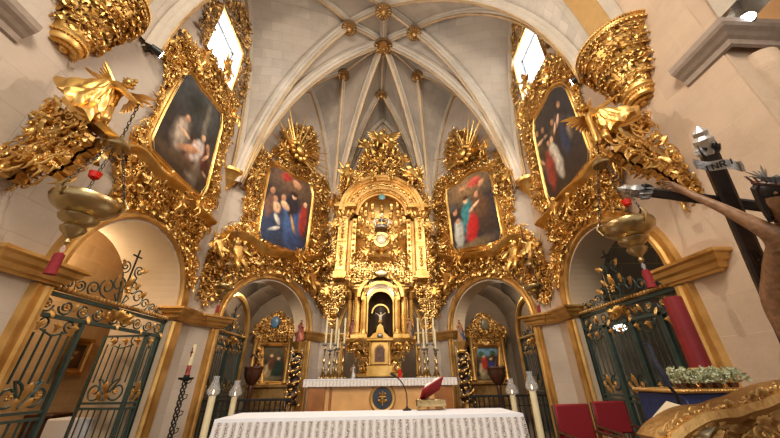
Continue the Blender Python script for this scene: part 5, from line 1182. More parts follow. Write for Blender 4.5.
# paschal candle on a twisted iron stand
p=at(187,375,5.6); x,y,z=p
t=Thing('candle_stand','black twisted wrought iron candle stand by the left pier','stand',(x,y,0)); mb=MB()
for k in range(3): mb.tube([(x+.035*math.cos(q*.7+2.1*k),y+.035*math.sin(q*.7+2.1*k),.12+(z-.2)*q/40) for q in range(41)],.014,5)
t.part('twisted_shaft',mb,M['iron'])
for k in range(3): a=2.1*k+.3; mb=MB(); mb.tube([(x,y,.2),(x+.14*math.cos(a),y+.14*math.sin(a),.16),(x+.2*math.cos(a),y+.2*math.sin(a),.012)],.013,5); t.part('leg',mb,M['iron'])
for k in range(5): mb=MB(); zz=.35+.25*k; mb.tube([(q0+x,y+.01,q1+zz) for q0,q1 in ((.03,0),(.09,.03),(.1,.08),(.06,.08))],.009,4); t.part('scroll',mb,M['iron'])
mb=MB(); mb.lathe([(.03,z-.1),(.12,z-.07),(.13,z-.04),(.05,z-.05),(.05,z)],16,(x,y,0)); t.part('drip_pan',mb,M['iron'])
ztop=Frame((0,y),0).uv(188,345)[1]
t=Thing('paschal_candle','white paschal candle with red painted decoration on the iron stand','candle',(x,y,z)); mb=MB(); mb.lathe([(.038,z),(.038,z+.16)],16,(x,y,0)); t.part('decorated_base',mb,simple('painted_wax',srgb(150,60,52),.5,var=.8,bscale=16),label='red and blue painted lower part')
mb=MB(); mb.lathe([(.037,z+.16),(.036,ztop),(.02,ztop+.01)],16,(x,y,0)); t.part('wax',mb,M['wax'])
mb=MB(); mb.box(x-.008,x+.008,y-.05,y-.044,z+.3,ztop-.05); mb.box(x-.03,x+.03,y-.05,y-.044,ztop-.14,ztop-.12); t.part('painted_cross',mb,M['redwax'])
# railings
for s in (-1,1):
    t=Thing('railing','black iron communion railing across the %s side of the steps'%('left' if s<0 else 'right'),'railing',(s*3.1,8.0,0)); x0,x1=(-4.12,-1.95) if s<0 else (2.05,4.12)
    mb=MB(); mb.box(x0,x1,7.96,8.04,.98,1.03,.004); mb.box(x0,x1,7.98,8.02,.8,.82); mb.box(x0,x1,7.98,8.02,.1,.13); t.part('rail',mb,M['iron'])
    n=int((x1-x0)/.11)
    for i in range(n+1):
        u=x0+(x1-x0)*i/n; mb=MB(); mb.tube([(u,8.0,.0 if i%6==0 else .1),(u,8,.35),(u,8,.5),(u,8,.65),(u,8,1.0)],[.017,.017,.03,.017,.017],6); t.part('baluster',mb,M['iron'])
        if i%2==0: mb=MB(); mb.tube([(u+.055+.03*math.cos(q),8,.92+.03*math.sin(q)) for q in np.linspace(0,2*pi,10)],.006,4); t.part('ring',mb,M['iron'])
# ================================================================ GREAT CARVED BRACKETS UNDER THE TRANSVERSE ARCH
def tribune(s):
    fr=FL if s<0 else FR; yc=2.72 if s<0 else 3.27; cz=.12 if s<0 else .06; K_=.78 if s<0 else .90; u=-s*yc
    t=Thing('carved_bracket','massive gilded half-round bracket of leaf rows under the vault arch, %s wall'%('left' if s<0 else 'right'),'bracket',(u,0,5.3+cz),fr)
    pr=[(.05,5.20),(.22,5.2),(.25,5.23),(.25,5.32),(.29,5.36),(.28,5.42),(.31,5.48),(.46,5.86),(.50,5.92),(.46,5.96),(.50,6.02),(.66,6.36),(.70,6.42),(.72,6.46),(.72,6.52),(.2,6.52)]
    mb=MB(); mb.lathe([(r*K_,z+cz) for r,z in pr],30,(u,.0,0),pi,2*pi,sy=.95); t.part('bracket_body',mb,M['goldP'])
    mb=MB(); rn=random.Random(3)
    for z,r,n,h in ((5.48,.29,11,.16),(5.58,.35,12,.17),(5.70,.41,14,.17),(5.82,.46,15,.14),(6.04,.50,17,.17),(6.15,.56,18,.17),(6.27,.61,20,.17),(6.38,.66,22,.14)):
        for i in range(n+1):
            a=pi+pi*(i+.5*rn.random())/n; kk=rn.choice((LEAF,LEAF2,LEAF,SHELL,SCR2,SCR))
            mb.add(*kk,S=(h,h*1.1,h*1.15),R=rotm(0,0,a+pi/2)@rotm(-.5,0,0)@rotm(0,-pi/2+rn.uniform(-.5,.5),0),T=(u+r*K_*math.cos(a),.95*r*K_*math.sin(a),z-.05+cz))
    for r,z,n in ((.49,5.93,20),(.72,6.45,30)):
        for i in range(n): a=pi+pi*(i+.5)/n; mb.add(*LEAFS,S=(.10,.08,.12),R=rotm(0,0,a+pi/2)@rotm(0,pi/2,0),T=(u+r*K_*math.cos(a),.95*r*K_*math.sin(a),z+cz))
    t.part('leaf_rows',mb,M['gold'])
    mb=MB()
    for r,z,q in ((.735,6.5,50),(.27,5.30,18)):
        for i in range(q+1): a=pi+pi*i/q; mb.ball((u+K_*(r+.01)*math.cos(a),K_*.95*(r+.01)*math.sin(a),z+cz),.02,6,4)
    t.part('bead_row',mb,M['goldP'],kind='stuff')
    mb=MB(); 
    for i in range(12): a=pi+pi*(i+.5)/12; mb.add(*LEAFS,S=(.16,.12,.14),R=rotm(0,0,a)@rotm(pi/2,0,0),T=(u+.04*math.cos(a),.04*math.sin(a),5.2+cz))
    mb.ball((u,-.02,5.18+cz),.06,10,6); t.part('bottom_rosette',mb,M['gold'])
tribune(-1); tribune(1)
for s in (-1,1):
    fr=FL if s<0 else FR; c=fr.uv(*((234,178) if s<0 else (525,186)),.12); u=c[0]; z=c[1]
    t=Thing('rib_corbel','small gilded conical corbel under vault ribs, %s of the apse'%('left' if s<0 else 'right'),'corbel',(u,0,z-.3),fr)
    mb=MB(); mb.lathe([(.01,z-.42),(.06,z-.38),(.05,z-.33),(.13,z-.2),(.17,z-.16),(.19,z-.12),(.28,z+.04),(.36,z+.08),(.37,z+.16),(.1,z+.17)],20,(u,0,0),pi,2*pi); t.part('corbel_cone',mb,M['goldP'])
    mb=MB()
    for k in (-1,0,1): mb.tube([(u-.05,-.05,z+.24),(u+.3*s*-1+.04*k,-.22-.1*k,z+.26+.04*k)],.012,4); mb.tube([(u-.2,-.15,z+.2+.04*k),(u+.16,-.2,z+.28-.02*k)],.01,4)
    t.part('iron_spike',mb,M['iron'],label='dark iron spikes')
# ================================================================ LAMP-BEARING ANGEL BRACKETS
def angel_bracket(s):
    Y=2.97 if s<0 else 3.3; fr=Frame((0,Y),0); U=lambda x,y,o=0.0:(lambda q:(q[0],-o,q[1]))(fr.uv(x,y,o))
    base=fr.uv(*((3,178) if s<0 else (733,218)))
    t=Thing('angel_bracket','gilded winged angel on scrolled wall bracket holding the %s hanging lamp'%('left' if s<0 else 'right'),'sculpture',(s*4.2,0,base[1]),fr)
    if s<0: body_p=[(50,101),(60,104),(72,113),(86,124),(98,134),(84,143),(77,147),(66,158),(54,168),(44,170),(35,172),(26,166),(18,163),(8,172),(-4,180),(-14,172),(-8,158),(2,152),(14,150),(24,145),(28,134),(29,124),(38,112)]
    else: body_p=[(642,108),(638,114),(634,126),(622,137),(607,143),(612,147),(622,150),(634,158),(643,163),(655,166),(664,167),(676,176),(686,186),(695,193),(706,203),(722,214),(738,226),(742,214),(728,204),(712,196),(702,186),(690,176),(683,168),(677,157),(666,146),(656,134),(650,120)]
    P=fr.poly(body_p,.1); xs=[p[0] for p in P]
    holes=[smoothpoly(fr.poly(h,.1),1) for h in (([(48,128),(56,124),(62,130),(56,138),(48,136)],[(30,148),(38,144),(44,150),(36,156)]) if s<0 else ([(640,128),(647,126),(652,136),(645,142)],[(650,148),(658,147),(664,155),(655,157)]))]
    c=carve(smoothpoly(P,1),.13,.10,210+s,holes=holes,bulge=.6,dens=.5,clear=.15,edge=False,kinds=[0,1,2,2,3,3,3,5]); t.part('scrolled_console',c,M['gold'])
    b=MB(); V=c.V; b.F=list(c.F); b.V=[v*np.array([1,-1,1]) for v in V]; b.n=c.n; t.part('scrolled_console_back',b,M['gold'])
    # curved arm structure joining the wall
    A=[(4,172),(30,155),(52,140),(70,124),(88,112)] if s<0 else [(736,216),(700,192),(668,160),(640,146),(618,136)]
    pts=[U(*q) for q in A]; mb=MB(); mb.tube(pts,[.12,.11,.10,.10,.12],8); t.part('arm_core',mb,M['goldD'])
    # stepped seat under the angel
    q=[(70,108),(84,104),(102,120),(110,129),(104,132),(88,128)] if s<0 else [(636,124),(632,116),(610,118),(600,128),(606,136),(622,132)]
    mb=MB(); mb.slab(fr.poly(q),-.14,.22); q2=hull_inset(fr.poly(q),.05); mb.slab(q2,-.18,.27); t.part('stepped_seat',mb,M['goldP'])
    # drapery
    if s<0: top,bot=(119,92),[(76,92),(84,118),(107,127)]
    else: top,bot=(593,118),[(628,117),(614,135),(603,134)]
    T=np.array(U(*top)); Bs=[np.array(U(*q)) for q in bot]; mb=MB(); n=18; k=84; V=[]
    ax=(Bs[0]+Bs[-1])/2*.5+Bs[1]*.5-T; wv=(Bs[-1]-Bs[0]); wv/=np.linalg.norm(wv)
    for i in range(n+1):
        f=i/n; c0=T+ax*f; w=.07+(np.linalg.norm(Bs[-1]-Bs[0])/2-.07)*f**.8; d_=.07+.16*f
        for j in range(k):
            a=2*pi*j/k; r=1+.12*math.sin(7*a+5*f)*f**.5+.10*math.sin(13*a-6*f)*f**.5+.06*math.sin(21*a+9*f)*f**.5; V.append(c0+np.array([0,-.12,0])+wv*w*r*math.cos(a)+np.array([0,1,0])*d_*r*math.sin(a)+np.array([0,0,.04*math.sin(7*a+6*f)*f]))
    mb.add(V,[(i*k+j,i*k+(j+1)%k,(i+1)*k+(j+1)%k,(i+1)*k+j) for i in range(n) for j in range(k)]+[tuple(n*k+j for j in range(k))]); t.part('drapery',mb,M['goldP'],label='swirling gilded drapery')
    # body
    if s<0: J=dict(pel=(112,97),spi=(115,93),che=(119,88),nec=(124,86),hea=(129,83.5),top=(133,82),shl=(115,84),ell=(104,80),hal=(92,73),fil=(86,68),shr=(124,91),elr=(131,98),har=(137,103),fir=(140,104),h1=(104,104),k1=(94,112),a1=(84,120),h2=(108,106),k2=(106,118),a2=(100,128))
    else: J=dict(pel=(599,122),spi=(596,119),che=(592,114),nec=(587,110),hea=(582.5,107.5),top=(579,106),shl=(594,110),ell=(603,106),hal=(611,100),fil=(616,96),shr=(588,117),elr=(592,128),har=(596,138),fir=(597,142),h1=(606,124),k1=(616,130),a1=(624,136),h2=(602,128),k2=(606,136),a2=(612,142))
    OUT=dict(hea=.1,top=.1,che=.04,shl=.02,shr=.1,ell=.05,hal=.06,elr=.15,har=.2,fir=.2,k1=.1,k2=.14)
    R_=dict(pel=.085,spi=.075,che=.095,nec=.04,hea=.07,top=.05,shl=.045,ell=.036,hal=.028,fil=.018,shr=.045,elr=.036,har=.028,fir=.018,h1=.07,k1=.05,a1=.035,h2=.07,k2=.05,a2=.035)
    kk=list(J); E=[('pel','spi'),('spi','che'),('che','nec'),('nec','hea'),('hea','top'),('che','shl'),('shl','ell'),('ell','hal'),('hal','fil'),('che','shr'),('shr','elr'),('elr','har'),('har','fir'),('pel','h1'),('h1','k1'),('k1','a1'),('pel','h2'),('h2','k2'),('k2','a2')]
    bd=skin([U(*J[q],OUT.get(q,0)) for q in kk],[(kk.index(a),kk.index(b)) for a,b in E],[R_[q] for q in kk],2); t.part('body',bd,M['goldP'],label='gilded angel body leaning out from the wall')
    hd=np.array(U(*J['hea'],.1)); tp=np.array(U(*J['top'],.1)); mb=MB(); rn=random.Random(2)
    for i in range(22):
        v=np.array([rn.gauss(0,1) for _ in range(3)]); v/=np.linalg.norm(v); 
        if v@np.array([0,-1,-.3])>.55: continue
        mb.ball(tuple(tp*.6+hd*.4+v*.065),.03,6,4)
    t.part('hair',mb,M['gold'])
    mb=MB(); f0=hd+np.array([0,-.07,0]); mb.ball(tuple(f0+np.array([0,-.006,-.005])),.012,6,4)
    for e in (-1,1): mb.ball(tuple(f0+np.array([e*.022,.0,.02])),.009,6,4)
    mb.ball(tuple(f0+np.array([0,.002,-.032])),.014,6,4,(1.3,1,.5)); t.part('face',mb,M['goldD'])
    # wings
    for wi,(a,b,spread) in enumerate((((116,86),(100,60),.55),((128,93),(157,109),-.5)) if s<0 else (((590,112),(588,98),.4),((587,116),(560,129),.5))):
        A_,B_=np.array(U(*a,-.08)),np.array(U(*b,.05)); d=B_-A_; L=np.linalg.norm(d); d/=L; sdv=np.cross(d,[0,1,0]); sdv/=np.linalg.norm(sdv); mb=MB()
        for i in range(9):
            ang=(i-1)*.13*(1 if spread>0 else -1); dd=d*math.cos(ang)+sdv*math.sin(ang); ll=L*(1-.06*i); n2=np.cross(dd,[0,1,0]); n2/=np.linalg.norm(n2); Rm=np.stack([dd,np.array([0,1,0]),n2],1)
            mb.add(*LEAFS,S=(ll,.10,.17*L),R=Rm,T=A_+np.array([0,.012*i,0]))
        t.part('wing',mb,M['goldP'])
    hnd=U(*((139,104) if s<0 else (597,142)),.2); return fr.world(*hnd)
hands={s:angel_bracket(s) for s in (-1,1)}
# ================================================================ HANGING LAMPS
def chain(mb,A,B,r=.011,link=.055):
    A=np.array(A);B=np.array(B);L=np.linalg.norm(B-A); n=max(2,int(L/link)); d=(B-A)/L; a=np.cross(d,[0,1,.1]); a/=np.linalg.norm(a); b=np.cross(d,a)
    for i in range(n):
        c=A+d*L*(i+.5)/n; v=a if i%2 else b; P=[c+d*link*.62*math.cos(q)+v*.016*math.sin(q) for q in np.linspace(0,2*pi,8)]; mb.tube(P,r*.45,4,cap=False)
def lamp(c,zc,zt,r,lab,red=True,tassel=True,ztop=None,hook=None):
    x,y,z=c; t=Thing('hanging_lamp',lab,'lamp',(x,y,z-.45)); k=r/.31
    mb=MB(); mb.lathe([(.01,z-.46*k),(.035*k,z-.43*k),(.02*k,z-.39*k),(.05*k,z-.36*k),(.10*k,z-.31*k),(.115*k,z-.27*k),(.08*k,z-.23*k),(.16*k,z-.18*k),(.175*k,z-.14*k),(.14*k,z-.11*k),(.23*k,z-.06*k),(.29*k,z-.01*k),(.31*k,z+.05*k),(.30*k,z+.09*k),(.24*k,z+.1*k),(.21*k,z+.13*k),(.19*k,z+.13*k),(.18*k,z+.08*k)],28,(x,y,0),lobes=14,amp=.012); t.part('bowl',mb,M['brass'])
    for i in range(3):
        a=2*pi*i/3+.5; e=(x+.30*k*math.cos(a),y+.30*k*math.sin(a),z+.1*k); mb=MB(); mb.tube([(e[0],e[1],z-.02*k),(e[0]+.05*k*math.cos(a),e[1]+.05*k*math.sin(a),z+.08*k),(e[0],e[1],z+.17*k),(e[0]-.03*k,e[1],z+.1*k)],.016*k,5); t.part('scroll_handle',mb,M['brass'])
        mb=MB(); chain(mb,(e[0],e[1],z+.15*k),(x+.06*k*math.cos(a),y+.06*k*math.sin(a),zc),link=.055*max(k,.7)); t.part('chain',mb,M['iron'])
    mb=MB(); mb.lathe([(.13*k,zc-.02),(.14*k,zc),(.12*k,zc+.05*k),(.05*k,zc+.10*k),(.02*k,zc+.16*k)],20,(x,y,0)); t.part('canopy',mb,M['brass'])
    mb=MB(); chain(mb,(x,y,zc+.15*k),hook if hook is not None else (x,y,ztop)); t.part('upper_chain',mb,M['iron'])
    if red:
        zr=z+.36*k; rx=x+.03*k; mb=MB(); mb.lathe([(.01,zr-.06*k),(.05*k,zr-.03*k),(.06*k,zr+.03*k),(.062*k,zr+.04*k)],14,(rx,y-.1,0)); rg=t.part('red_glass',mb,M['redglass'],label='red glass light cup')
        mb=MB(); mb.tube([(rx,y-.1,zr+.04*k),(x,y-.05,zr+.35*k)],.004,4); t.part('cup_wire',mb,M['iron'],parent=rg)
    if tassel:
        mb=MB(); zt2=z-.42*k; mb.tube([(x,y,zt2),(x,y,zt2-.06*k)],.006*k,4); mb.lathe([(.002,zt2-.04*k),(.025*k,zt2-.08*k),(.012*k,zt2-.13*k),(.004,zt2-.15*k)],8,(x,y,0)); t.part('crystal_drop',mb,M['glass'])
        mb=MB(); mb.lathe([(.02*k,zt2-.13*k),(.042*k,zt2-.15*k),(.045*k,zt2-.34*k),(.05*k,zt2-.36*k),(.01,zt2-.36*k)],14,(x,y,0),lobes=14,amp=.04); t.part('tassel',mb,M['red'],label='red tassel under the lamp')
for s,(bp,cp,X) in ((-1,((85,207),(115,145),-3.3)),(1,((629,230),(601,166),3.35))):
    p=onX(*bp,X); q=onX(*cp,X); h=hands[s]
    lamp((p[0],p[1],p[2]),q[2],0,.31,'large hanging brass lamp with red glass and tassel, %s'%('left of the altar' if s<0 else 'right of the altar'),hook=h)
for s,(px,py) in ((-1,(222,292)),(1,(535,292))):
    p=at(px,py,6.5); lamp((p[0],p[1],p[2]+.08),p[2]+.6,0,.2,'smaller hanging brass lamp in front of the narrow %s arch'%('left' if s<0 else 'right'),red=False,ztop=p[2]+1.6)
# ================================================================ SPOTLIGHT FIXTURES
for i,(pos,tgt,lab) in enumerate((((-3.98,3.62,6.6),(0,9,6),'black spotlight glaring beside the left carved bracket'),((3.98,4.1,6.82),(0,9,6),'black spotlight glaring beside the right carved bracket'),(tuple(onX(748,21,4.45)),(2,0,5),'spotlight on the right pier cornice near the corner'))):
    d=np.array(tgt)-np.array(pos); d/=np.linalg.norm(d); pos=np.array(pos)
    t=Thing('spotlight',lab,'lamp',tuple(pos)); mb=MB(); mb.tube([pos-d*.12,pos-d*.1,pos+d*.06],[.04,.06,.075],12); t.part('housing',mb,M['black'])
    mb=MB(); mb.tube([pos+d*.062,pos+d*.07],[.065,.065],12); t.part('lens',mb,emis('spot_lens_%d'%i,(.9,.95,1,1),60))
    mb=MB(); w=np.array([math.copysign(4.19 if i<2 else 4.45,pos[0]),pos[1],pos[2]-(.0 if i<2 else .12)]); mb.tube([pos-d*.05,(pos+w)/2,w],.014,5); t.part('mounting_arm',mb,M['black'])
# ================================================================ CRUCIFIX ON THE RIGHT
def bar(mb,A,B,w,dv,h,bev=.2):
    A=np.array(A,float);B=np.array(B,float);d=B-A;d/=np.linalg.norm(d);dv=np.array(dv)-d*(np.array(dv)@d);dv/=np.linalg.norm(dv);e=np.cross(d,dv); V=[]
    sec=[(-1,-1+bev),(-1,1-bev),(-1+bev,1),(1-bev,1),(1,1-bev),(1,-1+bev),(1-bev,-1),(-1+bev,-1)]
    for P in (A,B):
        for a,b in sec: V.append(P+dv*a*w+e*b*h)
    mb.add(V,[(j,(j+1)%8,8+(j+1)%8,8+j) for j in range(8)]+[tuple(range(8)),tuple(range(15,7,-1))])
T=at(704,142,2.65); Bm=at(768,290,2.55); up=(T-Bm)/np.linalg.norm(T-Bm); foot=Bm-up*(Bm[2]-.02)/up[2]
Lb=at(636,190.5,2.95); Xc=at(735,203,2.62); bd=(Xc-Lb)/np.linalg.norm(Xc-Lb); Rb=Xc+bd*np.linalg.norm(Xc-Lb)
front=np.cross(up,bd); front/=np.linalg.norm(front)
if front[1]>0: front=-front
t=Thing('crucifix','large black wooden crucifix with silver finials and a carved crucified figure','crucifix',(foot[0],foot[1],0))
mb=MB(); bar(mb,foot,T,.056,bd,.05,.35); t.part('upright_beam',mb,M['cross'])
mb=MB()
for k in range(9):  # carved grain and knots in relief
    c=Bm+up*(-1.3+.2*k)+front*.05; mb.tube([c+bd*(.03*math.cos(q))+up*(.07*math.sin(q)) for q in np.linspace(0,2*pi,12)],.008,4); mb.tube([c+bd*.015*math.cos(q)+up*.03*math.sin(q) for q in np.linspace(0,2*pi,10)],.007,4)
t.part('carved_knots',mb,M['cross'])
mb=MB(); bar(mb,Lb,Rb,.045,up,.04,.35); t.part('cross_beam',mb,M['cross'])
def finial(P,d,r):
    mb=MB(); d=np.array(d); a=np.cross(d,[.1,.3,1]); a/=np.linalg.norm(a); Rm=np.stack([a,np.cross(d,a),d],1)
    mb.lathe([(r*.95,-.12),(r*1.05,-.10),(r*.9,-.06),(r*1.15,-.02),(r*1.2,.02),(r*.8,.05),(r*.9,.09),(r*.4,.13),(.005,.15)],16,P,R=Rm,lobes=8,amp=.06)
    for i in range(10): q=2*pi*i/10; mb.add(*LEAF,S=(.10,.05,.09),R=Rm@rotm(0,0,q)@rotm(0,-pi/2,0)@rotm(0,0,pi),T=P+Rm@np.array([r*1.0*math.cos(q),r*1.0*math.sin(q),-.03]))
    t.part('silver_finial',mb,M['silver'],label='embossed silver finial')
finial(T,up,.058); finial(Lb,-bd,.052); finial(Rb,bd,.052)
# INRI scroll
c0=T-up*.22+front*.08; mb=MB(); V=[]; ax=bd*.96+up*.05
for i in range(17):
    f=i/16-.5; w=.042; pz=front*(.012*math.sin(f*9)); V+= [c0+ax*f*.3+up*(w+.014*math.sin(f*7))+pz,c0+ax*f*.3+up*(-w+.014*math.sin(f*7))+pz]
mb.add(V,[(2*i,2*i+2,2*i+3,2*i+1) for i in range(16)]); V2=[v-front*.008 for v in V]; mb.add(V2,[(2*i,2*i+1,2*i+3,2*i+2) for i in range(16)])
for e in (-1,1): mb.tube([c0+ax*e*.15+up*.045,c0+ax*e*.157,c0+ax*e*.15-up*.045],.01,6)
pl=t.part('title_scroll',mb,M['silver'],label='silver scroll plate lettered INRI')
G={'I':[((.5,0),(.5,1))],'N':[((0,0),(0,1)),((0,1),(1,0)),((1,0),(1,1))],'R':[((0,0),(0,1)),((0,1),(.8,1)),((.8,1),(.9,.75)),((.9,.75),(.8,.5)),((.8,.5),(0,.5)),((.4,.5),(1,0))]}
# reading direction: seen from the figure's front, left to right
rd=np.cross(up,front); rd=rd/np.linalg.norm(rd)
mb=MB()
for i,ch in enumerate('INRI'):
    for a,b in G[ch]:
        f=lambda q: c0+rd*(-.09+.05*i+.032*q[0])+up*(-.024+.048*q[1])+front*.022
        mb.tube([f(a),f(b)],.0055,5)
o=t.part('lettering',mb,M['iron'],parent=pl)
# crucified figure
fl=simple('carved_painted_flesh',srgb(140,104,74),.42,0,.15,30,.3); sh=at(768,228,1.93); hd_=at(778,196,1.86)
hand=at(676,186,2.62)+front*.02; el=(at(722,203,2.25)+front*.03); nk=Xc+bd*.0+front*.16-up*.22; 
L=lambda a,b,c:Xc+bd*a+up*b+front*c
sh_=at(768,231,2.28); el_=at(724,209,2.48); wr_=at(688,193,2.68); pa_=at(677,187,2.74)
J=dict(pel=L(.05,-.78,.12),spi=L(.03,-.6,.15),che=at(800,256,2.28),nec=at(786,222,2.27),hea=at(777,199,2.2),top=at(775,186,2.2),shl=sh_,el=el_,wr=wr_,pa=pa_,shr=L(.17,-.24,.14),el2=L(.42,-.12,.10),wr2=L(.64,0,.08),pa2=L(.72,.02,.08),h1=L(-.08,-.88,.12),k1=L(-.06,-1.28,.2),a1=L(0,-1.68,.1),f1=L(0,-1.8,.16),h2=L(.14,-.88,.12),k2=L(.12,-1.28,.2),a2=L(.05,-1.66,.12),f2=L(.05,-1.78,.18))
R_=dict(pel=.12,spi=.105,che=.135,nec=.055,hea=.085,top=.06,shl=.065,el=.042,wr=.028,pa=.035,shr=.065,el2=.042,wr2=.028,pa2=.035,h1=.09,k1=.06,a1=.04,f1=.035,h2=.09,k2=.06,a2=.04,f2=.035)
kk=list(J); E=[('pel','spi'),('spi','che'),('che','nec'),('nec','hea'),('hea','top'),('che','shl'),('shl','el'),('el','wr'),('wr','pa'),('che','shr'),('shr','el2'),('el2','wr2'),('wr2','pa2'),('pel','h1'),('h1','k1'),('k1','a1'),('a1','f1'),('pel','h2'),('h2','k2'),('k2','a2'),('a2','f2')]
V=[J[q] for q in kk]; EE=[(kk.index(a),kk.index(b)) for a,b in E]; RR=[R_[q] for q in kk]
for sd,pn in ((-1,'pa'),(1,'pa2')):
    p0=J[pn]
    for i in range(5):
        a=(i-2)*.2; o_=len(V); dd=bd*sd*math.cos(a)+up*math.sin(a); l=.09 if i!=0 else .06
        V+= [p0+dd*.04+up*(i-2)*.012,p0+dd*(.04+l*.55)+front*.015,p0+dd*(.04+l*.8)+front*.04]; RR+= [.012,.010,.008]; EE+= [(kk.index(pn),o_),(o_,o_+1),(o_+1,o_+2)]
bdm=skin(V,EE,RR,2); fig=t.part('crucified_figure',bdm,fl,label='carved crucified figure with outstretched arms, long dark hair')
nk_=0; hc=(J['hea']+J['top'])/2; mb=MB(); rn=random.Random(6)
for i in range(26):
    a=rn.uniform(0,2*pi); o_=bd*math.cos(a)*.075+front*(math.sin(a)*.07-.02)
    if math.sin(a)>.5: o_=o_*.9+up*.05
    mb.tube([hc+o_*.6+up*.07,hc+o_*1.05+up*.02,hc+o_*1.15-up*.1,hc+o_*1.0-up*(.2+.06*rn.random())+bd*rn.uniform(-.02,.02)] if math.sin(a)<.5 else [hc+o_*.6+up*.07,hc+o_*1.02+up*.02],[.03,.035,.028,.012] if math.sin(a)<.5 else [.03,.02],6)
mb.ball(tuple(hc+up*.03-front*.01),.088,12,8); t.part('hair',mb,simple('black_hair',srgb(22,18,22),.4),parent=fig)
mb=MB(); P=[hc+up*.06+bd*.095*math.cos(q)+front*.09*math.sin(q) for q in np.linspace(0,2*pi,30)]; mb.tube(P,.013,5)
for i in range(0,30,2): mb.tube([P[i],P[i]+(P[i]-hc)*.35+up*.03],[.006,.002],4)
t.part('crown_of_thorns',mb,M['wood'],parent=fig)
mb=MB()
for e in (-1,0,1):
    r=hc+up*.1; dd=up*math.cos(e*1.1)+bd*math.sin(e*1.1)
    for k in (-1,0,1): d2=dd+np.cross(front,dd)*k*.22; mb.tube([r-front*.05,r+d2*(.11 if k==0 else .08)-front*.05],[.01,.004],4)
t.part('silver_rays',mb,M['silver'],parent=fig)
mb=MB(); f0=hc+front*.075-up*.03; mb.tube([f0+up*.03,f0+front*.022-up*.01,f0-up*.015],[.008,.013,.008],6)
for e in (-1,1): mb.ball(tuple(f0+bd*e*.03+up*.025-front*.005),.011,6,4)
t.part('face_features',mb,fl,parent=fig)
mb=MB(); 
for i in range(8): z=-.80-.035*i; mb.tube([L(-.15+.3*j/10+.05,z+.03*math.sin(j+i),.12+.12*math.sin(pi*j/10)) for j in range(11)],.03,6)
t.part('loincloth',mb,simple('ivory_cloth',srgb(196,180,150),.6),parent=fig)
mb=MB(); mb.box(foot[0]-.18,foot[0]+.18,foot[1]-.16,foot[1]+.16,0,.18,.02); t.part('floor_base',mb,M['wood'])
# ================================================================ BLUE-DRAPED PLINTH, PLANTS, RED CANDLE
p=at(717,388,2.75); x0,x1=at(678,387,2.75)[0],at(757,385,2.75)[0]; y0=p[1]-.02; zt=p[2]
t=Thing('draped_plinth','plinth draped in blue damask with gilded rim, at the right','pedestal',((x0+x1)/2,y0,0)); mb=MB(); mb.box(x0+.03,x1-.03,y0+.03,y0+.6,0,zt-.04,.01)
t.part('blue_drape',mb,M['blue']); mb=MB(); mb.box(x0,x1,y0,y0+.63,zt-.04,zt-.005,.012)
for i in range(24): mb.ball((x0+(x1-x0)*(i+.5)/24,y0-.003,zt-.02),.014,6,4)
t.part('gilded_rim',mb,M['goldA'])
cb=at(714,366,2.95); cx,cy=cb[0],y0+.28; mb=MB(); t=Thing('lattice_basket','gilded lattice holder with red lining among the plants','basket',(cx,cy,zt))
mb.lathe([(.09,zt),(.10,zt+.16)],20,(cx,cy,0)); t.part('red_lining',mb,M['red']); mb=MB()
for k in range(10):
    for dr in (-1,1): mb.tube([(cx+.106*math.cos(2*pi*k/10+dr*q*.32),cy+.106*math.sin(2*pi*k/10+dr*q*.32),zt+.002+.16*q/4) for q in range(5)],.006,4)
mb.lathe([(.105,zt+.155),(.113,zt+.16),(.105,zt+.17)],20,(cx,cy,0)); t.part('lattice',mb,M['goldA'])
ctop=Frame((0,cy),0).uv(683,297)[1]; mb=MB(); mb.lathe([(.09,zt+.163),(.088,ctop-.01),(.06,ctop),(.01,ctop-.01)],24,(cx,cy,0)); t=Thing('red_candle','huge red pillar candle rising from the lattice basket','candle',(cx,cy,zt+.16)); t.part('wax_pillar',mb,M['redwax']); mb=MB(); mb.tube([(cx,cy,ctop-.02),(cx+.01,cy,ctop+.03)],.004,4); t.part('wick',mb,M['black'])
leafm=simple('pale_foliage',srgb(164,168,128),.6,var=.3,bscale=20); flm=simple('white_blossom',srgb(214,216,196),.7)
for i in range(5):
    px_=x0+.09+(x1-x0-.2)*i/4; py_=y0+.10+.03*(i%2); rn=random.Random(i)
    t=Thing('potted_plant',['leftmost small white-flowered plant on the blue plinth','white-flowered plant second from left on the blue plinth','white-flowered plant in the middle of the blue plinth','white-flowered plant second from right on the blue plinth','rightmost small white-flowered plant on the blue plinth'][i],'plant',(px_,py_,zt),None,'plants on the blue plinth')
    mb=MB(); mb.lathe([(.035,zt),(.045,zt+.04)],12,(px_,py_,0)); t.part('pot',mb,M['wood'])
    l=MB(); f=MB()
    for k in range(150):
        a=rn.uniform(0,2*pi); e=rn.uniform(.05,1.5); r=rn.uniform(.05,.12); q=np.array([px_+r*math.cos(a)*math.cos(e)*1.15,py_+r*math.sin(a)*math.cos(e),zt+.035+r*math.sin(e)*1.0])
        l.add(*LEAFS,S=(.045,.02,.035),R=rotm(0,-e,0) if 0 else rotm(rn.uniform(0,3),rn.uniform(-2,0),a),T=q)
        if k%2: f.ball(tuple(q+np.array([0,-.003,.012])),.008,5,3)
    t.part('foliage',l,leafm); t.part('blossoms',f,flm,kind='stuff')
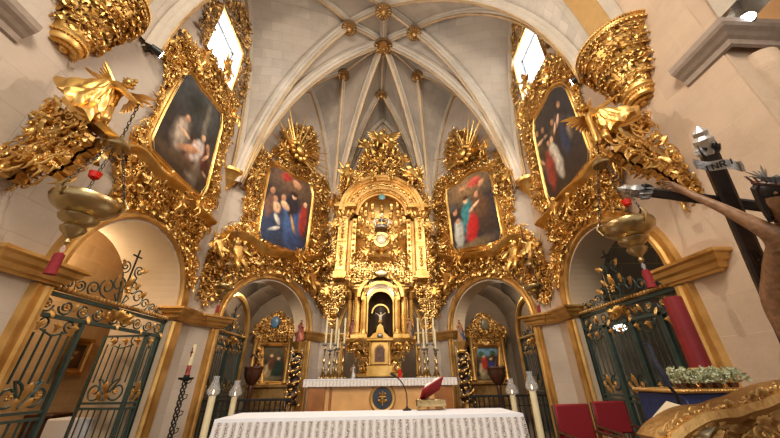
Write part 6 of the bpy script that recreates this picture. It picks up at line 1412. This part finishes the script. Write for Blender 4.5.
# ================================================================ CARVED GILT STAND, BOTTOM RIGHT
f=Frame((0,1.62),0); pl=f.poly([(660,442),(668,430),(682,421),(695,414),(712,411),(724,411),(738,405),(752,402),(764,396),(790,386),(860,378),(900,470),(680,470)])
t=Thing('carved_console','dark gilded carved console with curling rim at the bottom right corner','console',(pl[0][0]+.4,0,.6),f); pl2=smoothpoly(pl,1)
mb=MB(); mb.slab(pl2,.02,.14); t.part('console_body',mb,M['goldD'])
top=pl[:11]; mb=MB(); mb.sweep(smoothpoly(top,2,False),[(-.05,-.02),(-.05,.03),(-.02,.06),(.01,.05),(.02,.0),(.02,-.12),(-.02,-.12)]); t.part('rolled_rim',mb,M['goldD'])
t.part('rim_carving',band(shift(top,0,-.0),.03,.045,.02,3,relief=.8),M['goldD']); low=shift(top[1:],.03,-.13)
t.part('front_carving',band(low,.08,.08,.0,5,relief=.6),M['goldD'])
for u in (pl[1][0]+.1,pl[9][0]+.25): mb=MB(); mb.box(u-.04,u+.04,.08,.16,0,.95,.01); t.part('leg',mb,M['goldD'])
pp=onY(684,419,1.70); pp=np.array([pp[0],1.66,pp[2]]); mb=MB(); mb.box(-.09,.09,-.10,.10,0,.012); m2=MB(); m2.join(mb,R=rotm(.3,-.35,.4),T=(pp[0],pp[1]+.03,pp[2])); solo('paper_sheaf',m2,simple('loose_paper',srgb(186,170,140),.7),'loose cream papers on the carved console edge','paper',tuple(pp))
# microphone stand with ribbon
t=Thing('music_stand','slender black stand with dark cloth wound around its bent neck','stand',tuple(at(690,436,2.0)*np.array([1,1,0]))); mb=MB(); A=[at(690,436,2.0),at(682,412,2.0),at(676,394,2.02),at(667,384,2.05)]; A=[np.array([A[0][0],A[0][1],.01])]+A; mb.tube(A,.011,6); t.part('pole',mb,M['black'])
mb=MB(); B=[at(668,386,2.05),at(664,376,2.07),at(657,366,2.1),at(652,356,2.13),at(650,349,2.15),at(646,343,2.17)]; mb.tube(B,[.02,.024,.02,.022,.014,.018],8); t.part('wound_cloth',mb,simple('dark_cloth',srgb(36,38,52),.7,0,.3,40,.5))
for k in range(3): mb=MB(); a=A[0]; mb.tube([a+np.array([0,0,.12]),a+np.array([.22*math.cos(2.1*k),.22*math.sin(2.1*k),0])],.009,5); t.part('foot',mb,M['black'])
# ================================================================ RED ARMCHAIRS
def armchair(x,y,rz,lab):
    fr=Frame((x,y),rz); t=Thing('armchair',lab,'chair',(0,0,0),fr,'red armchairs by the right pier')
    for sx in (-.27,.27):
        mb=MB(); mb.box(sx-.022,sx+.022,.22,.27,0,1.02,.006); t.part('rear_post',mb,M['wood'])
        mb=MB(); mb.lathe([(.026,0),(.02,.1),(.028,.2),(.02,.3),(.028,.42),(.022,.6),(.03,.64)],10,(sx,-.24,0)); t.part('front_leg',mb,M['wood'])
        mb=MB(); mb.tube([(sx,.24,.70),(sx*1.03,0,.68),(sx*1.08,-.2,.67),(sx*1.1,-.3,.66),(sx*1.1,-.31,.62)],.027,8,flat=.7); t.part('armrest',mb,M['wood'])
    mb=MB(); mb.box(-.27,.27,-.26,.24,.40,.50,.03); t.part('seat_cushion',mb,M['red'])
    mb=MB(); mb.box(-.275,.275,.20,.275,.60,1.03,.02); t.part('backrest',mb,M['red'])
    mb=MB(); mb.box(-.25,.25,-.255,-.22,.15,.20); mb.box(-.25,.25,.23,.26,.15,.2); t.part('stretcher',mb,M['wood'])
p=at(570,404,4.5); armchair(p[0]+.02,p[1]-.25,.12,'nearer red velvet armchair beside the altar table corner')
p=at(608,403,4.9); armchair(p[0],p[1]-.25,.05,'farther red velvet armchair between the first armchair and the gate')
# ================================================================ LEFT CHAPEL
fr=Frame((-6.48,0),pi/2); c=fr.poly([(65.5,337),(93,341),(80,375),(52,373)]); u0=min(q[0] for q in c)+.05;u1=max(q[0] for q in c)-.05; zs=sorted(q[1] for q in c); z0,z1=(zs[0]+zs[1])/2,(zs[2]+zs[3])/2
t=Thing('framed_painting','small dark portrait of a brown robed person on the left chapel wall','painting',((u0+u1)/2,0,z0),fr); cv=[(u0+.1,z0+.1),(u0+.1,z1-.1),(u1-.1,z1-.1),(u1-.1,z0+.1)]
o=canvas(t,cv,-.03,[(.5,.4,.28,.36,0,srgb(96,60,32),.5),(.5,.68,.11,.1,0,srgb(190,140,90),.4),(.5,.75,.12,.06,0,srgb(70,46,28),.5),(.4,.42,.12,.04,20,srgb(180,130,80),.4)],srgb(40,26,16),srgb(56,38,24),40)
mb=MB(); mb.sweep(cv,[(-.01,.02),(-.01,.05),(.03,.05),(.06,.08),(.12,.07),(.12,0)],closed=True); t.part('frame',mb,M['goldD'])
cy0=onX(40,420,-6.2)[1]; cy1=onX(66,412,-6.2)[1]
t=Thing('wooden_chest','dark wooden chest against the left chapel wall','chest',(-6.2,(cy0+cy1)/2,0)); mb=MB(); mb.box(-6.47,-6.0,cy0,cy1,0,.82,.02); t.part('chest_body',mb,M['wood']); mb=MB(); mb.box(-6.48,-5.97,cy0-.04,cy1+.04,.82,.88,.01); t.part('lid',mb,M['wood'])
for k in range(3): mb=MB(); d_=(cy1-cy0)/3; mb.box(-6.0,-5.98,cy0+.06+d_*k,cy0+d_*(k+1)-.06,.15,.7,.01); t.part('panel',mb,M['wood'])
p=onZ(84,416,.86); t=Thing('side_table','small table under a white cloth inside the left chapel','table',(p[0],p[1],0)); mb=MB(); mb.box(p[0]-.3,p[0]+.3,p[1]-.3,p[1]+.3,.8,.84); t.part('tabletop',mb,M['wood'])
for i in (-1,1):
    for j in (-1,1): mb=MB(); mb.box(p[0]+i*.26-.02,p[0]+i*.26+.02,p[1]+j*.26-.02,p[1]+j*.26+.02,0,.8); t.part('leg',mb,M['wood'])
mb=MB(); mb.box(p[0]-.33,p[0]+.33,p[1]-.33,p[1]+.33,.35,.85,.02); solo('white_tablecloth',mb,M['white'],'plain white cloth over the small left chapel table','cloth',(p[0],p[1],.85))
# right chapel lamp
p=at(620,327,6.6); t=Thing('chapel_lamp','bright white lamp glimpsed through the right gate bars','lamp',(4.9,p[1],p[2])); mb=MB(); mb.ball(tuple(p),.11,14,8,(1.3,1,.8)); t.part('globe',mb,emis('lamp_globe',(1,.93,.82,1),3)); mb=MB(); mb.tube([tuple(p+np.array([0,0,.08])),tuple(p+np.array([0,0,1.6]))],.012,5); t.part('rod',mb,M['brass'])
# ================================================================ LIGHT
w=bpy.data.worlds.new('world'); SC.world=w; w.use_nodes=True; bg=w.node_tree.nodes['Background']; bg.inputs[0].default_value=(1,.95,.89,1); bg.inputs[1].default_value=1.05
def light(kind,name,loc,energy,col=(1,.9,.78),target=None,size=.2,**k):
    l=bpy.data.lights.new(name,kind); l.energy=energy; l.color=col
    if kind=='AREA': l.size=size
    else: l.shadow_soft_size=size
    for a,b in k.items(): setattr(l,a,b)
    o=bpy.data.objects.new(name,l); COL.objects.link(o); o.location=loc
    if target is not None: o.rotation_euler=(Vector(target)-Vector(loc)).to_track_quat('-Z','Y').to_euler()
    return o
light('AREA','nave_fill_light',(0,-1.5,8.5),620,(1,.88,.72),(0,5,3),2.2)  # added area fill behind the camera, stands for no fixture
light('SPOT','spotlight_beam_left',(-3.75,3.55,6.85),640,(1,.9,.78),(2.5,8.5,5.5),.05,spot_size=2.4,spot_blend=.6)
light('SPOT','spotlight_beam_right',(3.75,3.95,7.0),640,(1,.9,.78),(-2.5,8.5,5.5),.05,spot_size=2.4,spot_blend=.6)
light('SPOT','altar_spotlight',(2.6,1.2,7.5),400,(1,.86,.68),(0,10.5,6),.08,spot_size=.9,spot_blend=.7)
light('SPOT','altar_spotlight_left',(-2.6,1.2,7.5),400,(1,.86,.68),(0,10.5,6),.08,spot_size=.9,spot_blend=.7)
light('POINT','chapel_fill_left',(-5.9,5.4,3.6),120,(1,.78,.5),size=.15)  # added fill to warm and brighten the left chapel, no fixture there
light('POINT','ambulatory_fill_back',(0,12.0,4.0),40,(1,.88,.72),size=.15)  # added fill so the wall behind the main altarpiece isn't dark
light('POINT','ambulatory_fill_left',(-3.9,10.2,4.1),110,(1,.85,.66),size=.15)  # added fill to brighten the walls seen through the left apse arch
light('POINT','ambulatory_fill_right',(3.9,10.2,4.1),85,(1,.85,.66),size=.15)  # same added fill behind the right apse arch
light('POINT','vault_fill_light',(0,5.6,8.0),150,(1,.93,.84),size=.4)  # added bare point light to lift the vault webs, no fixture
for s in (-1,1): light('POINT','aisle_fill_light',(s*6.0,0.6,7.0),90,(1,.82,.6),size=.2)  # added fill, keeps the aisles beyond the nave arches from going black
light('POINT','chapel_fill_right',(6.6,5.2,3.6),30,(1,.85,.66),size=.15)  # added fill for the right chapel, separate from the globe lamp
vs=SC.view_settings; vs.view_transform='Standard'; vs.look='None'; vs.gamma=1; vs.exposure=-0.12; vs.use_curve_mapping=False
